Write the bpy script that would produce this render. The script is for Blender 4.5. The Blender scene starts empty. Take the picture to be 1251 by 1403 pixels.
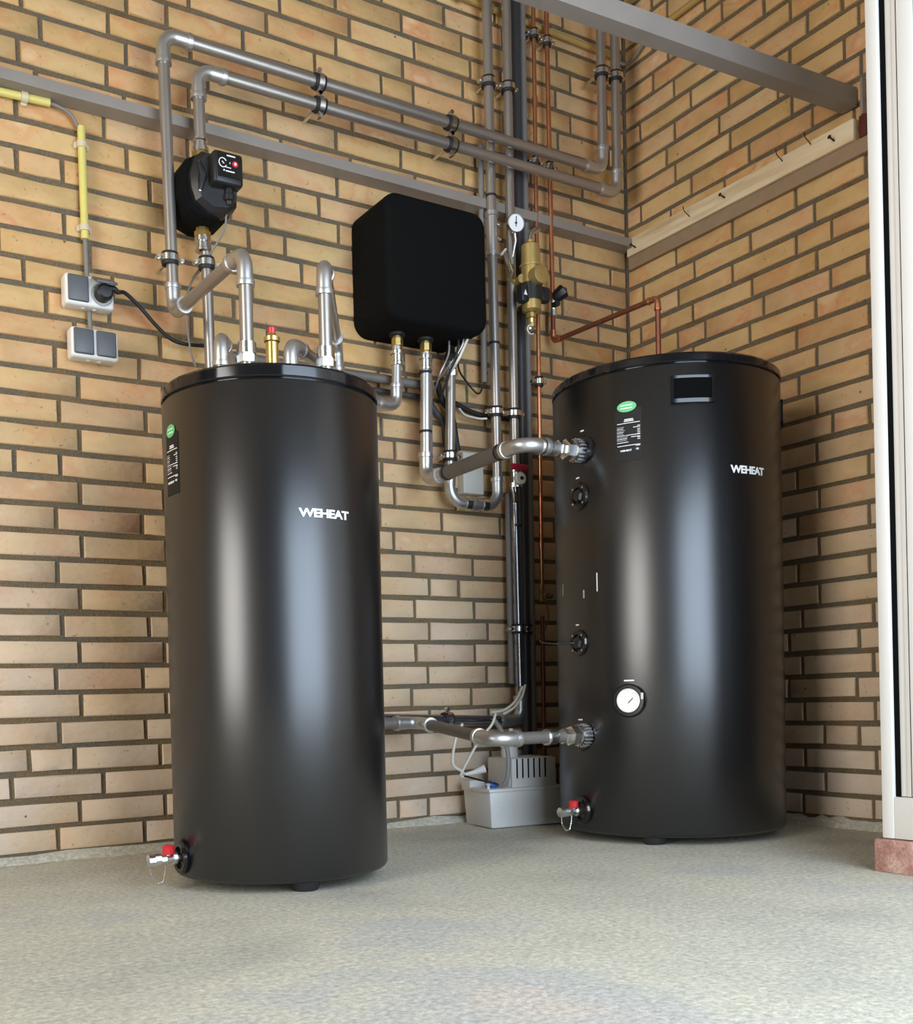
import bpy, bmesh, math, random
from mathutils import Vector, Matrix, Quaternion
random.seed(7)
C = bpy.context.scene.collection
SC = bpy.context.scene
PI = math.pi
# ---------------------------------------------------------------- camera
FPX, CX, CY, IW, IH = 1451.5, 523.4, 993.9, 1251, 1403
CR, CU, CF = Vector((.8585, -.5123, -.0238)), Vector((.0332, .0092, .9994)), Vector((.5117, .8588, -.0249))
CR.normalize(); CF = (CF - CR * CF.dot(CR)).normalized(); CU = CR.cross(CF).normalized()
CP = Vector((-2.4528, -2.5218, .364))
cd = bpy.data.cameras.new('camera'); cam = bpy.data.objects.new('camera', cd); C.objects.link(cam)
cd.sensor_fit = 'VERTICAL'; cd.sensor_height = 36; cd.lens = 36 * FPX / IH
cd.shift_x = (IW / 2 - CX) / IH; cd.shift_y = (CY - IH / 2) / IH
cd.clip_start = .02
cam.matrix_world = Matrix(((CR.x, CU.x, -CF.x, CP.x), (CR.y, CU.y, -CF.y, CP.y), (CR.z, CU.z, -CF.z, CP.z), (0, 0, 0, 1)))
SC.camera = cam
# ---------------------------------------------------------------- view, world, light
SC.view_settings.view_transform = 'Standard'; SC.view_settings.look = 'None'
SC.view_settings.gamma = 1; SC.view_settings.use_curve_mapping = False
SC.view_settings.exposure = 0.0
W = bpy.data.worlds.new('world'); SC.world = W; W.use_nodes = True
wb = W.node_tree.nodes['Background']; wb.inputs[0].default_value = (.75, .87, 1, 1); wb.inputs[1].default_value = .2

def area(name, loc, rot, sx, sy, power, col):
    l = bpy.data.lights.new(name, 'AREA'); l.shape = 'RECTANGLE'; l.size = sx; l.size_y = sy
    l.energy = power; l.color = col
    o = bpy.data.objects.new(name, l); C.objects.link(o); o.location = loc; o.rotation_euler = rot
    return o
# daylight in the open garage door behind the camera, and in the big opening far to the left
area('door_daylight', (-1.22, -2.93, 1.02), (PI / 2, 0, 0), 1.6, 2.0, 84, (.68, .82, 1))
area('side_daylight', (-5.1, -1.95, 1.3), (0, -PI / 2, 0), 2.5, 1.5, 125, (1, .965, .91))

def at_back(x, y, off=0):      # point of the photograph on a plane `off` metres in front of the back wall
    d = CF + CR * ((x - CX) / FPX) - CU * ((y - CY) / FPX)
    return CP + d * ((-off - CP.y) / d.y)
def at_right(x, y, off=0):
    d = CF + CR * ((x - CX) / FPX) - CU * ((y - CY) / FPX)
    return CP + d * ((-off - CP.x) / d.x)
def at_z(x, y, z):
    d = CF + CR * ((x - CX) / FPX) - CU * ((y - CY) / FPX)
    return CP + d * ((z - CP.z) / d.z)

# ---------------------------------------------------------------- materials
def srgb(r, g, b):
    f = lambda c: c / 12.92 if c <= .04045 else ((c + .055) / 1.055) ** 2.4
    return (f(r / 255), f(g / 255), f(b / 255), 1)
def mat(name, col, rough=.5, metal=0, noise=0, scale=30, bump=0, coat=0, spec=.5, detail=3, nbump=None):
    m = bpy.data.materials.new(name); m.use_nodes = True; n = m.node_tree; b = n.nodes['Principled BSDF']
    b.inputs['Base Color'].default_value = col; b.inputs['Roughness'].default_value = rough
    b.inputs['Metallic'].default_value = metal; b.inputs['Coat Weight'].default_value = coat
    b.inputs['Specular IOR Level'].default_value = spec
    if noise or bump:
        tc = n.nodes.new('ShaderNodeTexCoord'); no = n.nodes.new('ShaderNodeTexNoise')
        no.inputs['Scale'].default_value = scale; no.inputs['Detail'].default_value = detail
        n.links.new(tc.outputs['Object'], no.inputs['Vector'])
        if noise:
            mx = n.nodes.new('ShaderNodeMix'); mx.data_type = 'RGBA'
            mx.inputs[6].default_value = tuple(c * (1 - noise) for c in col[:3]) + (1,)
            mx.inputs[7].default_value = tuple(min(1, c * (1 + noise)) for c in col[:3]) + (1,)
            n.links.new(no.outputs[0], mx.inputs[0]); n.links.new(mx.outputs[2], b.inputs['Base Color'])
            mr = n.nodes.new('ShaderNodeMapRange'); mr.inputs[3].default_value = rough * (.96 if metal > .5 else .85); mr.inputs[4].default_value = min(1, rough * (1.06 if metal > .5 else 1.2))
            n.links.new(no.outputs[0], mr.inputs[0]); n.links.new(mr.outputs[0], b.inputs['Roughness'])
        if bump:
            bp = n.nodes.new('ShaderNodeBump'); bp.inputs['Strength'].default_value = bump; bp.inputs['Distance'].default_value = .003
            n.links.new(no.outputs[0], bp.inputs['Height']); n.links.new(bp.outputs[0], b.inputs['Normal'])
    return m
M = {}
M['tank'] = mat('black_powder_coat', (.004, .004, .0045, 1), .31, 0, 0, 60, 0, spec=.88)
M['lid'] = mat('black_gloss_plastic', (.008, .008, .009, 1), .1)
M['black'] = mat('black_plastic', (.012, .012, .013, 1), .42, 0, .15, 40)
M['foam'] = mat('black_foam', (.0035, .0037, .0035, 1), .85, 0, .2, 120, .15, spec=.12)
M['rubber'] = mat('black_rubber', (.012, .012, .012, 1), .6)
M['steel'] = mat('galvanised_steel', (.56, .55, .53, 1), .36, .88, .07, 20)
M['pipe'] = mat('grey_steel_pipe', (.41, .375, .34, 1), .33, .78, .10, 14)
M['chrome'] = mat('zinc_bright', (.72, .72, .70, 1), .24, 1, .05, 40)
M['dullpipe'] = mat('dull_grey_pipe', (.17, .155, .135, 1), .5, .2, .15, 25)
M['darkpipe'] = mat('dark_grey_sleeve', (.045, .045, .048, 1), .45, 0, .15, 30)
M['blackpipe'] = mat('black_steel_pipe', (.30, .30, .32, 1), .16, .9, .15, 30)
M['conduit'] = mat('grey_conduit', (.2, .185, .165, 1), .5, 0, .1, 30)
M['brass'] = mat('brass', (.62, .44, .16, 1), .28, .9, .14, 60)
M['satinbrass'] = mat('cast_brass', (.55, .40, .15, 1), .42, .75, .12, 120, .1)
M['copper'] = mat('copper', (.62, .27, .14, 1), .3, .9, .28, 35)
M['oldcopper'] = mat('old_copper', (.26, .09, .05, 1), .4, .7, .25, 35)
M['yellow'] = mat('yellow_conduit', srgb(214, 200, 112), .45, 0, .08, 25)
M['tan'] = mat('tan_conduit', srgb(176, 146, 84), .5, 0, .08, 25)
M['clip'] = mat('clip_plastic', srgb(205, 190, 160), .5)
M['white'] = mat('white_plastic', srgb(224, 222, 216), .38, 0, .04, 20)
M['frame'] = mat('white_lacquer', srgb(216, 212, 205), .35, 0, .03, 9)
M['cream'] = mat('offwhite_plastic', srgb(205, 203, 190), .42, 0, .05, 20)
M['grey'] = mat('dark_grey_plastic', srgb(88, 90, 92), .4, 0, .05, 30)
M['midgrey'] = mat('grey_plastic', srgb(150, 150, 146), .45)
M['beam'] = mat('grey_painted_steel', srgb(142, 134, 126), .45, .1, .1, 14, .1)
M['red'] = mat('red_plastic', (.55, .02, .03, 1), .3)
M['darkred'] = mat('dark_red_lever', (.32, .012, .03, 1), .4)
M['blue'] = mat('blue_plastic', (.02, .17, .55, 1), .35)
M['green'] = mat('green_sticker', srgb(88, 186, 116), .4)
M['print'] = mat('white_print', (.85, .85, .85, 1), .45)
M['greyprint'] = mat('grey_print', (.4, .4, .4, 1), .5)
M['stickerblack'] = mat('black_sticker', (.008, .008, .008, 1), .6, spec=.3)
M['dial'] = mat('dial_face', srgb(232, 231, 218), .35, 0, .06, 200)
M['ceil'] = mat('ceiling_paint', srgb(128, 118, 104), .8, 0, .03, 5)  # ceiling tone darkened to cut the bounce light
M['plaster'] = mat('darkened_plaster', srgb(48, 42, 37), .9, 0, .06, 6)  # plaster colour darkened to keep its reflection in the tanks dim
M['rust'] = mat('rusty_iron', srgb(92, 40, 30), .7, .2, .3, 60)
M['wire'] = mat('pale_wire', srgb(225, 220, 205), .4)
M['nail'] = mat('dark_screw', (.05, .03, .025, 1), .4, .8)
M['gap'] = mat('dark_gap_fill', (.004, .004, .004, 1), .9, spec=.05)  # near-black fill for strips and patches drawn in place of open gaps

def nodes(m):
    m.use_nodes = True; n = m.node_tree; return n, n.nodes['Principled BSDF']
def ramp(n, stops):
    r = n.nodes.new('ShaderNodeValToRGB'); e = r.color_ramp.elements
    while len(e) < len(stops): e.new(.5)
    for i, (p, c) in enumerate(stops): e[i].position = p; e[i].color = c
    return r
def brick_material():
    m = bpy.data.materials.new('yellow_brick'); n, b = nodes(m); N = n.nodes.new; Lk = n.links.new
    g = N('ShaderNodeNewGeometry'); oi = N('ShaderNodeObjectInfo')
    sm = N('ShaderNodeMath'); sm.operation = 'ADD'; Lk(g.outputs['Random Per Island'], sm.inputs[0]); Lk(oi.outputs['Random'], sm.inputs[1])
    fr = N('ShaderNodeMath'); fr.operation = 'FRACT'; Lk(sm.outputs[0], fr.inputs[0])
    r1 = ramp(n, [(0, srgb(204, 168, 114)), (.2, srgb(190, 148, 94)), (.45, srgb(212, 178, 128)), (.6, srgb(196, 160, 104)), (.75, srgb(200, 148, 104)), (.9, srgb(206, 174, 138)), (1, srgb(184, 128, 86))])
    Lk(fr.outputs[0], r1.inputs[0])
    ps = N('ShaderNodeVectorMath'); ps.operation = 'SCALE'
    cmb = N('ShaderNodeCombineXYZ')
    m3 = N('ShaderNodeMath'); m3.operation = 'MULTIPLY'; m3.inputs[1].default_value = 37; Lk(fr.outputs[0], m3.inputs[0]); Lk(m3.outputs[0], cmb.inputs[0]); Lk(m3.outputs[0], cmb.inputs[2])
    ad = N('ShaderNodeVectorMath'); ad.operation = 'ADD'; Lk(g.outputs['Position'], ad.inputs[0]); Lk(cmb.outputs[0], ad.inputs[1])
    mp = N('ShaderNodeMapping'); mp.inputs['Scale'].default_value = (1, 1, 1.6); Lk(ad.outputs[0], mp.inputs[0])
    n1 = N('ShaderNodeTexNoise'); n1.inputs['Scale'].default_value = 8; n1.inputs['Detail'].default_value = 3; Lk(mp.outputs[0], n1.inputs['Vector'])
    rr = ramp(n, [(.33, srgb(188, 154, 100)), (.5, srgb(210, 176, 126)), (.62, srgb(208, 146, 100)), (.74, srgb(232, 208, 168))]); Lk(n1.outputs[0], rr.inputs[0])
    mx = N('ShaderNodeMix'); mx.data_type = 'RGBA'; mx.inputs[0].default_value = .5; Lk(r1.outputs[0], mx.inputs[6]); Lk(rr.outputs[0], mx.inputs[7])
    # pale pinkish tone growing towards the lower courses, broken up by noise
    sp = N('ShaderNodeSeparateXYZ'); Lk(g.outputs['Position'], sp.inputs[0])
    n2 = N('ShaderNodeTexNoise'); n2.inputs['Scale'].default_value = 4.5; n2.inputs['Detail'].default_value = 5; Lk(g.outputs['Position'], n2.inputs['Vector'])
    mr = N('ShaderNodeMapRange'); mr.inputs[1].default_value = 1.3; mr.inputs[2].default_value = .1; mr.inputs[3].default_value = 0; mr.inputs[4].default_value = .95; Lk(sp.outputs[2], mr.inputs[0])
    ml = N('ShaderNodeMath'); ml.operation = 'MULTIPLY'; Lk(mr.outputs[0], ml.inputs[0])
    mr2 = N('ShaderNodeMapRange'); mr2.inputs[1].default_value = .3; mr2.inputs[2].default_value = .65; mr2.inputs[3].default_value = .35; mr2.inputs[4].default_value = 1; Lk(n2.outputs[0], mr2.inputs[0]); Lk(mr2.outputs[0], ml.inputs[1])
    mz = N('ShaderNodeMix'); mz.data_type = 'RGBA'; mz.inputs[7].default_value = srgb(212, 196, 178); Lk(ml.outputs[0], mz.inputs[0]); Lk(mx.outputs[2], mz.inputs[6])
    # small pits and dark specks
    n3 = N('ShaderNodeTexNoise'); n3.inputs['Scale'].default_value = 90; n3.inputs['Detail'].default_value = 4; Lk(g.outputs['Position'], n3.inputs['Vector'])
    rs = ramp(n, [(.24, (.5, .44, .36, 1)), (.34, (1, 1, 1, 1))]); Lk(n3.outputs[0], rs.inputs[0])
    mm = N('ShaderNodeMix'); mm.data_type = 'RGBA'; mm.blend_type = 'MULTIPLY'; mm.inputs[0].default_value = .8; Lk(mz.outputs[2], mm.inputs[6]); Lk(rs.outputs[0], mm.inputs[7])
    vo = N('ShaderNodeTexVoronoi'); vo.inputs['Scale'].default_value = 9; Lk(g.outputs['Position'], vo.inputs['Vector'])
    rv = ramp(n, [(.022, (.1, .06, .04, 1)), (.04, (1, 1, 1, 1))]); Lk(vo.outputs[0], rv.inputs[0])
    m2 = N('ShaderNodeMix'); m2.data_type = 'RGBA'; m2.blend_type = 'MULTIPLY'; m2.inputs[0].default_value = .8; Lk(mm.outputs[2], m2.inputs[6]); Lk(rv.outputs[0], m2.inputs[7])
    Lk(m2.outputs[2], b.inputs['Base Color'])
    b.inputs['Roughness'].default_value = .85; b.inputs['Specular IOR Level'].default_value = .25
    bp = N('ShaderNodeBump'); bp.inputs['Strength'].default_value = .5; bp.inputs['Distance'].default_value = .004
    n4 = N('ShaderNodeTexNoise'); n4.inputs['Scale'].default_value = 55; n4.inputs['Detail'].default_value = 6; Lk(mp.outputs[0], n4.inputs['Vector'])
    Lk(n4.outputs[0], bp.inputs['Height']); Lk(bp.outputs[0], b.inputs['Normal'])
    return m
M['brick'] = brick_material()
def rough_stone(name, stops, scale, bump, dist, rough=.9, fine=None):
    m = bpy.data.materials.new(name); n, b = nodes(m); N = n.nodes.new; Lk = n.links.new
    g = N('ShaderNodeNewGeometry')
    a = N('ShaderNodeTexNoise'); a.inputs['Scale'].default_value = scale; a.inputs['Detail'].default_value = 6; a.inputs['Roughness'].default_value = .62; Lk(g.outputs['Position'], a.inputs['Vector'])
    r = ramp(n, stops); Lk(a.outputs[0], r.inputs[0])
    f = N('ShaderNodeTexNoise'); f.inputs['Scale'].default_value = fine or scale * 30; f.inputs['Detail'].default_value = 5; f.inputs['Roughness'].default_value = .7; Lk(g.outputs['Position'], f.inputs['Vector'])
    rf = ramp(n, [(.3, (.6, .6, .58, 1)), (.5, (.95, .95, .95, 1)), (.7, (1.35, 1.35, 1.35, 1))]); Lk(f.outputs[0], rf.inputs[0])
    mx = N('ShaderNodeMix'); mx.data_type = 'RGBA'; mx.blend_type = 'MULTIPLY'; mx.inputs[0].default_value = .85; Lk(r.outputs[0], mx.inputs[6]); Lk(rf.outputs[0], mx.inputs[7])
    Lk(mx.outputs[2], b.inputs['Base Color']); b.inputs['Roughness'].default_value = rough; b.inputs['Specular IOR Level'].default_value = .3
    bp = N('ShaderNodeBump'); bp.inputs['Strength'].default_value = bump; bp.inputs['Distance'].default_value = dist; Lk(f.outputs[0], bp.inputs['Height']); Lk(bp.outputs[0], b.inputs['Normal'])
    return m
M['mortar'] = rough_stone('grey_mortar', [(.3, srgb(118, 100, 72)), (.45, srgb(136, 118, 90)), (.6, srgb(120, 112, 96)), (.8, srgb(142, 120, 104))], 7, 1.0, .008, fine=190)
M['floor'] = rough_stone('grey_concrete', [(.28, srgb(166, 164, 156)), (.42, srgb(190, 187, 172)), (.52, srgb(202, 198, 180)), (.6, srgb(188, 187, 180)), (.68, srgb(202, 192, 180)), (.8, srgb(208, 205, 192))], 1.6, .5, .004, fine=100)
M['sill'] = rough_stone('red_sill_brick', [(.3, srgb(150, 104, 92)), (.5, srgb(180, 138, 124)), (.7, srgb(204, 172, 158))], 24, .6, .004, fine=160)
def wood_material():
    m = bpy.data.materials.new('pale_pine'); n, b = nodes(m); N = n.nodes.new; Lk = n.links.new
    tc = N('ShaderNodeTexCoord'); mp = N('ShaderNodeMapping'); mp.inputs['Scale'].default_value = (30, 2.2, 30); Lk(tc.outputs['Object'], mp.inputs[0])
    a = N('ShaderNodeTexNoise'); a.inputs['Scale'].default_value = 1.6; a.inputs['Detail'].default_value = 5; Lk(mp.outputs[0], a.inputs['Vector'])
    r = ramp(n, [(.3, srgb(196, 170, 132)), (.5, srgb(222, 202, 166)), (.7, srgb(232, 216, 186))]); Lk(a.outputs[0], r.inputs[0])
    Lk(r.outputs[0], b.inputs['Base Color']); b.inputs['Roughness'].default_value = .65
    return m
M['pine'] = wood_material()
M['shadewood'] = mat('shade_toned_wood', srgb(150, 126, 100), .8, 0, .15, 40)  # brown-grey wood with the shade below the board put into its colour

# ---------------------------------------------------------------- mesh tools
class MB:
    def __init__(s): s.v = []; s.f = []
    def add(s, v, f, mtx=None):
        o = len(s.v)
        s.v += [tuple(mtx @ Vector(p)) if mtx else tuple(p) for p in v]; s.f += [tuple(i + o for i in q) for q in f]; return s
    def box(s, c, d, r=0, mtx=None, seg=2):
        bm = bmesh.new(); bmesh.ops.create_cube(bm, size=1)
        for v in bm.verts: v.co = Vector((v.co.x * d[0], v.co.y * d[1], v.co.z * d[2])) + Vector(c)
        if r: bmesh.ops.bevel(bm, geom=bm.edges[:], offset=r, segments=seg, profile=.5, affect='EDGES')
        bm.verts.index_update(); s.add([v.co.copy() for v in bm.verts], [[v.index for v in f.verts] for f in bm.faces], mtx); bm.free(); return s
    def sweep(s, pts, radii, seg=16, caps=True):
        pts = [Vector(p) for p in pts]
        if not isinstance(radii, (list, tuple)): radii = [radii] * len(pts)
        t0 = (pts[1] - pts[0]).normalized()
        up = Vector((0, 0, 1)) if abs(t0.z) < .9 else Vector((1, 0, 0))
        nrm = t0.cross(up).normalized(); rings = []
        pt = t0
        for i, p in enumerate(pts):
            a = pts[i] - pts[i - 1] if i else pts[1] - pts[0]; b = pts[i + 1] - pts[i] if i < len(pts) - 1 else a
            if a.length < 1e-9: a = b
            if b.length < 1e-9: b = a
            t = (a.normalized() + b.normalized()).normalized()
            q = pt.rotation_difference(t); nrm = q @ nrm; pt = t
            nrm = (nrm - t * nrm.dot(t)).normalized(); bi = t.cross(nrm)
            rings.append([p + (nrm * math.cos(2 * PI * k / seg) + bi * math.sin(2 * PI * k / seg)) * radii[i] for k in range(seg)])
        v = [q for r in rings for q in r]; f = []
        for i in range(len(rings) - 1):
            for k in range(seg): a = i * seg + k; b = i * seg + (k + 1) % seg; f.append((a, b, b + seg, a + seg))
        if caps: f.append(tuple(range(seg - 1, -1, -1))); f.append(tuple(range((len(rings) - 1) * seg, len(rings) * seg)))
        return s.add(v, f)
    def lathe(s, prof, p, axis, seg=24, caps=True):   # prof = [(distance along axis, radius)]
        a = Vector(axis).normalized(); p = Vector(p)
        u = a.orthogonal().normalized(); w = a.cross(u)
        v = [p + a * t + (u * math.cos(2 * PI * k / seg) + w * math.sin(2 * PI * k / seg)) * max(r, 1e-5) for t, r in prof for k in range(seg)]; f = []
        for i in range(len(prof) - 1):
            for k in range(seg): x = i * seg + k; y = i * seg + (k + 1) % seg; f.append((x, y, y + seg, x + seg))
        if caps: f.append(tuple(range(seg - 1, -1, -1))); f.append(tuple(range((len(prof) - 1) * seg, len(prof) * seg)))
        return s.add(v, f)
    def prism(s, poly, a, b, mtx=None):    # polygon (x,y) extruded z from a to b
        n = len(poly); v = [(x, y, a) for x, y in poly] + [(x, y, b) for x, y in poly]
        f = [tuple(range(n - 1, -1, -1)), tuple(range(n, 2 * n))] + [(i, (i + 1) % n, (i + 1) % n + n, i + n) for i in range(n)]
        return s.add(v, f, mtx)
    def build(s, name, m, parent=None, sharp=40):
        me = bpy.data.meshes.new(name); me.from_pydata(s.v, [], s.f); me.update()
        bm = bmesh.new(); bm.from_mesh(me); bmesh.ops.recalc_face_normals(bm, faces=bm.faces); bm.to_mesh(me); bm.free()
        me.polygons.foreach_set('use_smooth', [True] * len(me.polygons)); me.set_sharp_from_angle(angle=math.radians(sharp))
        me.materials.append(M[m] if isinstance(m, str) else m)
        o = bpy.data.objects.new(name, me); C.objects.link(o)
        if parent: put(o, parent)
        return o
def world_of(o):
    m = Matrix.Translation(o.location)
    return world_of(o.parent) @ o.matrix_parent_inverse @ m if o.parent else m
def put(o, parent):                # meshes are written in world metres; keep them there under their parent
    o.parent = parent; o.matrix_parent_inverse = world_of(parent).inverted()
def tag(o, label, cat, group=None, kind=None):
    if label: o['label'] = label
    if cat: o['category'] = cat
    if group: o['group'] = group
    if kind: o['kind'] = kind
    return o
def thing(name, loc, label, cat, group=None):
    o = bpy.data.objects.new(name, None); C.objects.link(o); o.location = loc; o.empty_display_size = .05
    return tag(o, label, cat, group)
def structure(name, mb, m, label=None, cat=None):
    return tag(mb.build(name, m), label or None, cat, None, 'structure')

# ---------------------------------------------------------------- floor, far walls, ceiling
random.seed(3)
mb = MB(); xs = [-5.3 + .1 * i for i in range(55)]; ys = [-4.6 + .1 * i for i in range(48)]
v = []; f = []
for j, y in enumerate(ys):
    for i, x in enumerate(xs):
        z = random.uniform(-.0015, .001)
        if y > -.05: z += .006
        v.append((x, min(y, .03), z))
for j in range(len(ys) - 1):
    for i in range(len(xs) - 1):
        a = j * len(xs) + i; f.append((a, a + 1, a + 1 + len(xs), a + len(xs)))
mb.add(v, f)
structure('floor', mb, 'floor', 'grey rough concrete floor under both black tanks', 'floor')
# ragged mortar skirting where the brickwork meets the floor
def haunch(name, p0, p1, n, nor):
    mb = MB(); p0 = Vector(p0); p1 = Vector(p1); nor = Vector(nor); N = 60; v = []; f = []
    for i in range(N + 1):
        p = p0.lerp(p1, i / N); h = .016 + .012 * random.random(); w = .02 + .022 * random.random()
        v += [p + Vector((0, 0, -.003)), p + nor * w + Vector((0, 0, -.003)), p + nor * w * .5 + Vector((0, 0, h * .45)), p + Vector((0, 0, h))]
    for i in range(N):
        for k in range(4): a = i * 4 + k; b = i * 4 + (k + 1) % 4; f.append((a, b, b + 4, a + 4))
    mb.add(v, f)
    return tag(mb.build(name, 'floor', None, 80), 'ragged cement fillet along the foot of the ' + ('back' if 'back' in name else 'right') + ' brick wall', 'trim', None, 'structure')
haunch('baseboard_back', (-5.2, 0, 0), (0, 0, 0), 1, (0, -1, 0))
haunch('baseboard_right', (0, 0, 0), (0, -1.3, 0), 1, (-1, 0, 0))
structure('ceiling', MB().box((-2.6, -1.5, 2.76), (5.5, 3.3, .12)), 'ceil', 'plain darkened ceiling over the garage', 'ceiling')
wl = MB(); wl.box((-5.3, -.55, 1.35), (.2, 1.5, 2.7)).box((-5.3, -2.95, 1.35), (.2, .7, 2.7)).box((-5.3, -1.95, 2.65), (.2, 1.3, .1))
structure('wall_left', wl, 'plaster', 'darkened far left wall with a wide window opening', 'wall')
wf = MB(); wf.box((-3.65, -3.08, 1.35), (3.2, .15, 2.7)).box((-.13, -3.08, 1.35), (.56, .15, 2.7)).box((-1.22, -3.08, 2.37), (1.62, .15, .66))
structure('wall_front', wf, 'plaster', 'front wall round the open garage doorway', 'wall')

# ---------------------------------------------------------------- brickwork: every brick an object
HC, LS, ZB = .0625, .2078, .0219           # course height, stretcher pitch, height of bed joint 0
BK = {-1:[-1.787,-0.751],0:[-1.842,-1.633,-0.904,-0.803],1:[-1.789,-1.579,-0.741],2:[-1.943,-1.73,-0.788],3:[-1.902,-1.797,-1.588,-0.853],4:[-1.831,-1.623],5:[-1.778,-1.569,-0.851,-0.646],6:[-1.835,-1.626,-0.795,-0.588],7:[-1.778,-1.569,-0.834,-0.63],8:[-1.817,-1.608,-0.787,-0.581],9:[-1.773,-1.565,-0.835,-0.629],10:[-1.824,-1.615,-0.784,-0.682],11:[-1.765,-0.836,-0.631],12:[-1.823,-1.617,-0.899,-0.691],13:[-1.766,-0.736,-0.528],14:[-1.81,-1.608,-0.893],15:[-1.763],16:[-1.809,-1.601,-0.889],17:[-1.762],18:[-1.815,-1.614],19:[-1.559,-0.638],20:[-1.831,-1.683],21:[-1.568,-1.361,-1.151],22:[-1.726],23:[-1.784,-1.579,-1.165],24:[-1.735,-1.315,-1.211,-0.272],25:[-1.784,-1.574,-1.263,-1.05,-0.217],26:[-1.74,-1.629,-1.213,-0.277,-0.071],27:[-1.886,-1.683,-1.263,-1.052,-0.223],28:[-1.631],29:[-1.877,-1.672,-1.259,-1.051,-0.846,-0.633,-0.226],30:[-1.825,-1.623,-1.206,-0.181],31:[-1.867,-1.665,-1.458,-1.254],32:[-1.619,-1.518,-1.316,-0.904,-0.8,-0.276],33:[-1.459,-1.248,-1.044,-0.833,-0.629,-0.225],34:[-1.209,-1.001,-0.794,-0.601,-0.282],35:[-0.834,-0.631,-0.222],36:[-0.69]}
RK = {-1:[],0:[-0.847,-0.638],1:[-0.708],2:[-0.857,-0.645],3:[-0.809,-0.707],4:[-0.855,-0.645],5:[-0.804],6:[-0.852,-0.64],7:[-0.812,-0.599],8:[-0.854,-0.642],9:[-0.697],10:[-0.844,-0.631],11:[-0.697],12:[-0.844,-0.631],13:[-0.7],14:[-0.845,-0.632],15:[-0.694],16:[-0.849,-0.743],17:[-0.696],18:[-0.853,-0.641],19:[-0.698],20:[-0.852,-0.636],21:[-0.697,-0.482],22:[-0.848,-0.743,-0.53,-0.321,-0.213],23:[-0.702,-0.492,-0.275,-0.061],24:[-0.747,-0.64,-0.423,-0.219],25:[-0.697,-0.489,-0.283],26:[-0.847,-0.64,-0.426,-0.212],27:[-0.486],29:[-0.694,-0.489,-0.277],30:[-0.838,-0.632,-0.215],31:[-0.79,-0.181],32:[-0.832,-0.627,-0.215],33:[-0.683,-0.28],34:[-0.215]}
def joints(anch, k, lo, hi, phase):
    """all perpend positions of one course between lo and hi, through the measured ones"""
    if not anch: anch = [-.2 * 0 - (phase[k % 2] * LS + random.choice((0, 0, .5)) * LS * 0 + LS * 2)]
    out = []
    for a, b in zip(anch, anch[1:]):
        out.append(a); d = b - a; n = int(d / LS + .25); rest = d - n * LS
        ws = [LS] * n
        if rest > .07: ws.insert(random.randrange(len(ws) + 1) if ws else 0, rest)
        tot = sum(ws) or 1; x = a
        for w in ws[:-1]: x += w * d / tot; out.append(x)
    out.append(anch[-1])
    x = anch[0]
    while x > lo: x -= LS if random.random() > .08 else LS / 2; out.append(x)
    x = anch[-1]
    while x < hi - .05: x += LS; out.append(x)
    out = sorted(o for o in out if lo <= o <= hi - .035)
    return [lo] + [o for o in out if o - lo > .04] + [hi]
def brick_mesh(w, seed):
    rnd = random.Random(seed); h = HC - .0135; j = lambda s: rnd.uniform(-s, s)
    # front (-y) rounded face, back in the mortar
    def ring(ix, iz, y, s): return [(-w / 2 + ix + j(s), y + j(s * .4), -h / 2 + iz + j(s)), (0 + j(s), y + j(s * .4), -h / 2 + iz + j(s)), (w / 2 - ix + j(s), y + j(s * .4), -h / 2 + iz + j(s)), (w / 2 - ix + j(s), y + j(s * .4), h / 2 - iz + j(s)), (0 + j(s), y + j(s * .4), h / 2 - iz + j(s)), (-w / 2 + ix + j(s), y + j(s * .4), h / 2 - iz + j(s))]
    v = ring(0, 0, .02, .0006) + ring(0, 0, -.0015, .0014) + ring(.0024, .0024, -.0042, .0015)
    f = []
    for r in (0, 6):
        for k in range(6): a = r + k; b = r + (k + 1) % 6; f.append((a, b, b + 6, a + 6))
    f += [(12, 13, 16, 17), (13, 14, 15, 16), (0, 5, 4, 1), (1, 4, 3, 2)]
    return v, f
BM = {}
def brick_data(w, var):
    key = (round(w / .006), var)
    if key not in BM:
        ww = key[0] * .006; v, f = brick_mesh(ww, hash(key) % 9999)
        me = bpy.data.meshes.new('brick'); me.from_pydata(v, [], f); me.update()
        bm = bmesh.new(); bm.from_mesh(me); bmesh.ops.recalc_face_normals(bm, faces=bm.faces); bm.to_mesh(me); bm.free()
        me.polygons.foreach_set('use_smooth', [True] * len(me.polygons)); me.set_sharp_from_angle(angle=math.radians(50)); me.materials.append(M['brick']); BM[key] = me
    return BM[key], key[0] * .006
def project(P):
    d = Vector(P) - CP; z = d.dot(CF); return CX + FPX * d.dot(CR) / z, CY - FPX * d.dot(CU) / z
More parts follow.
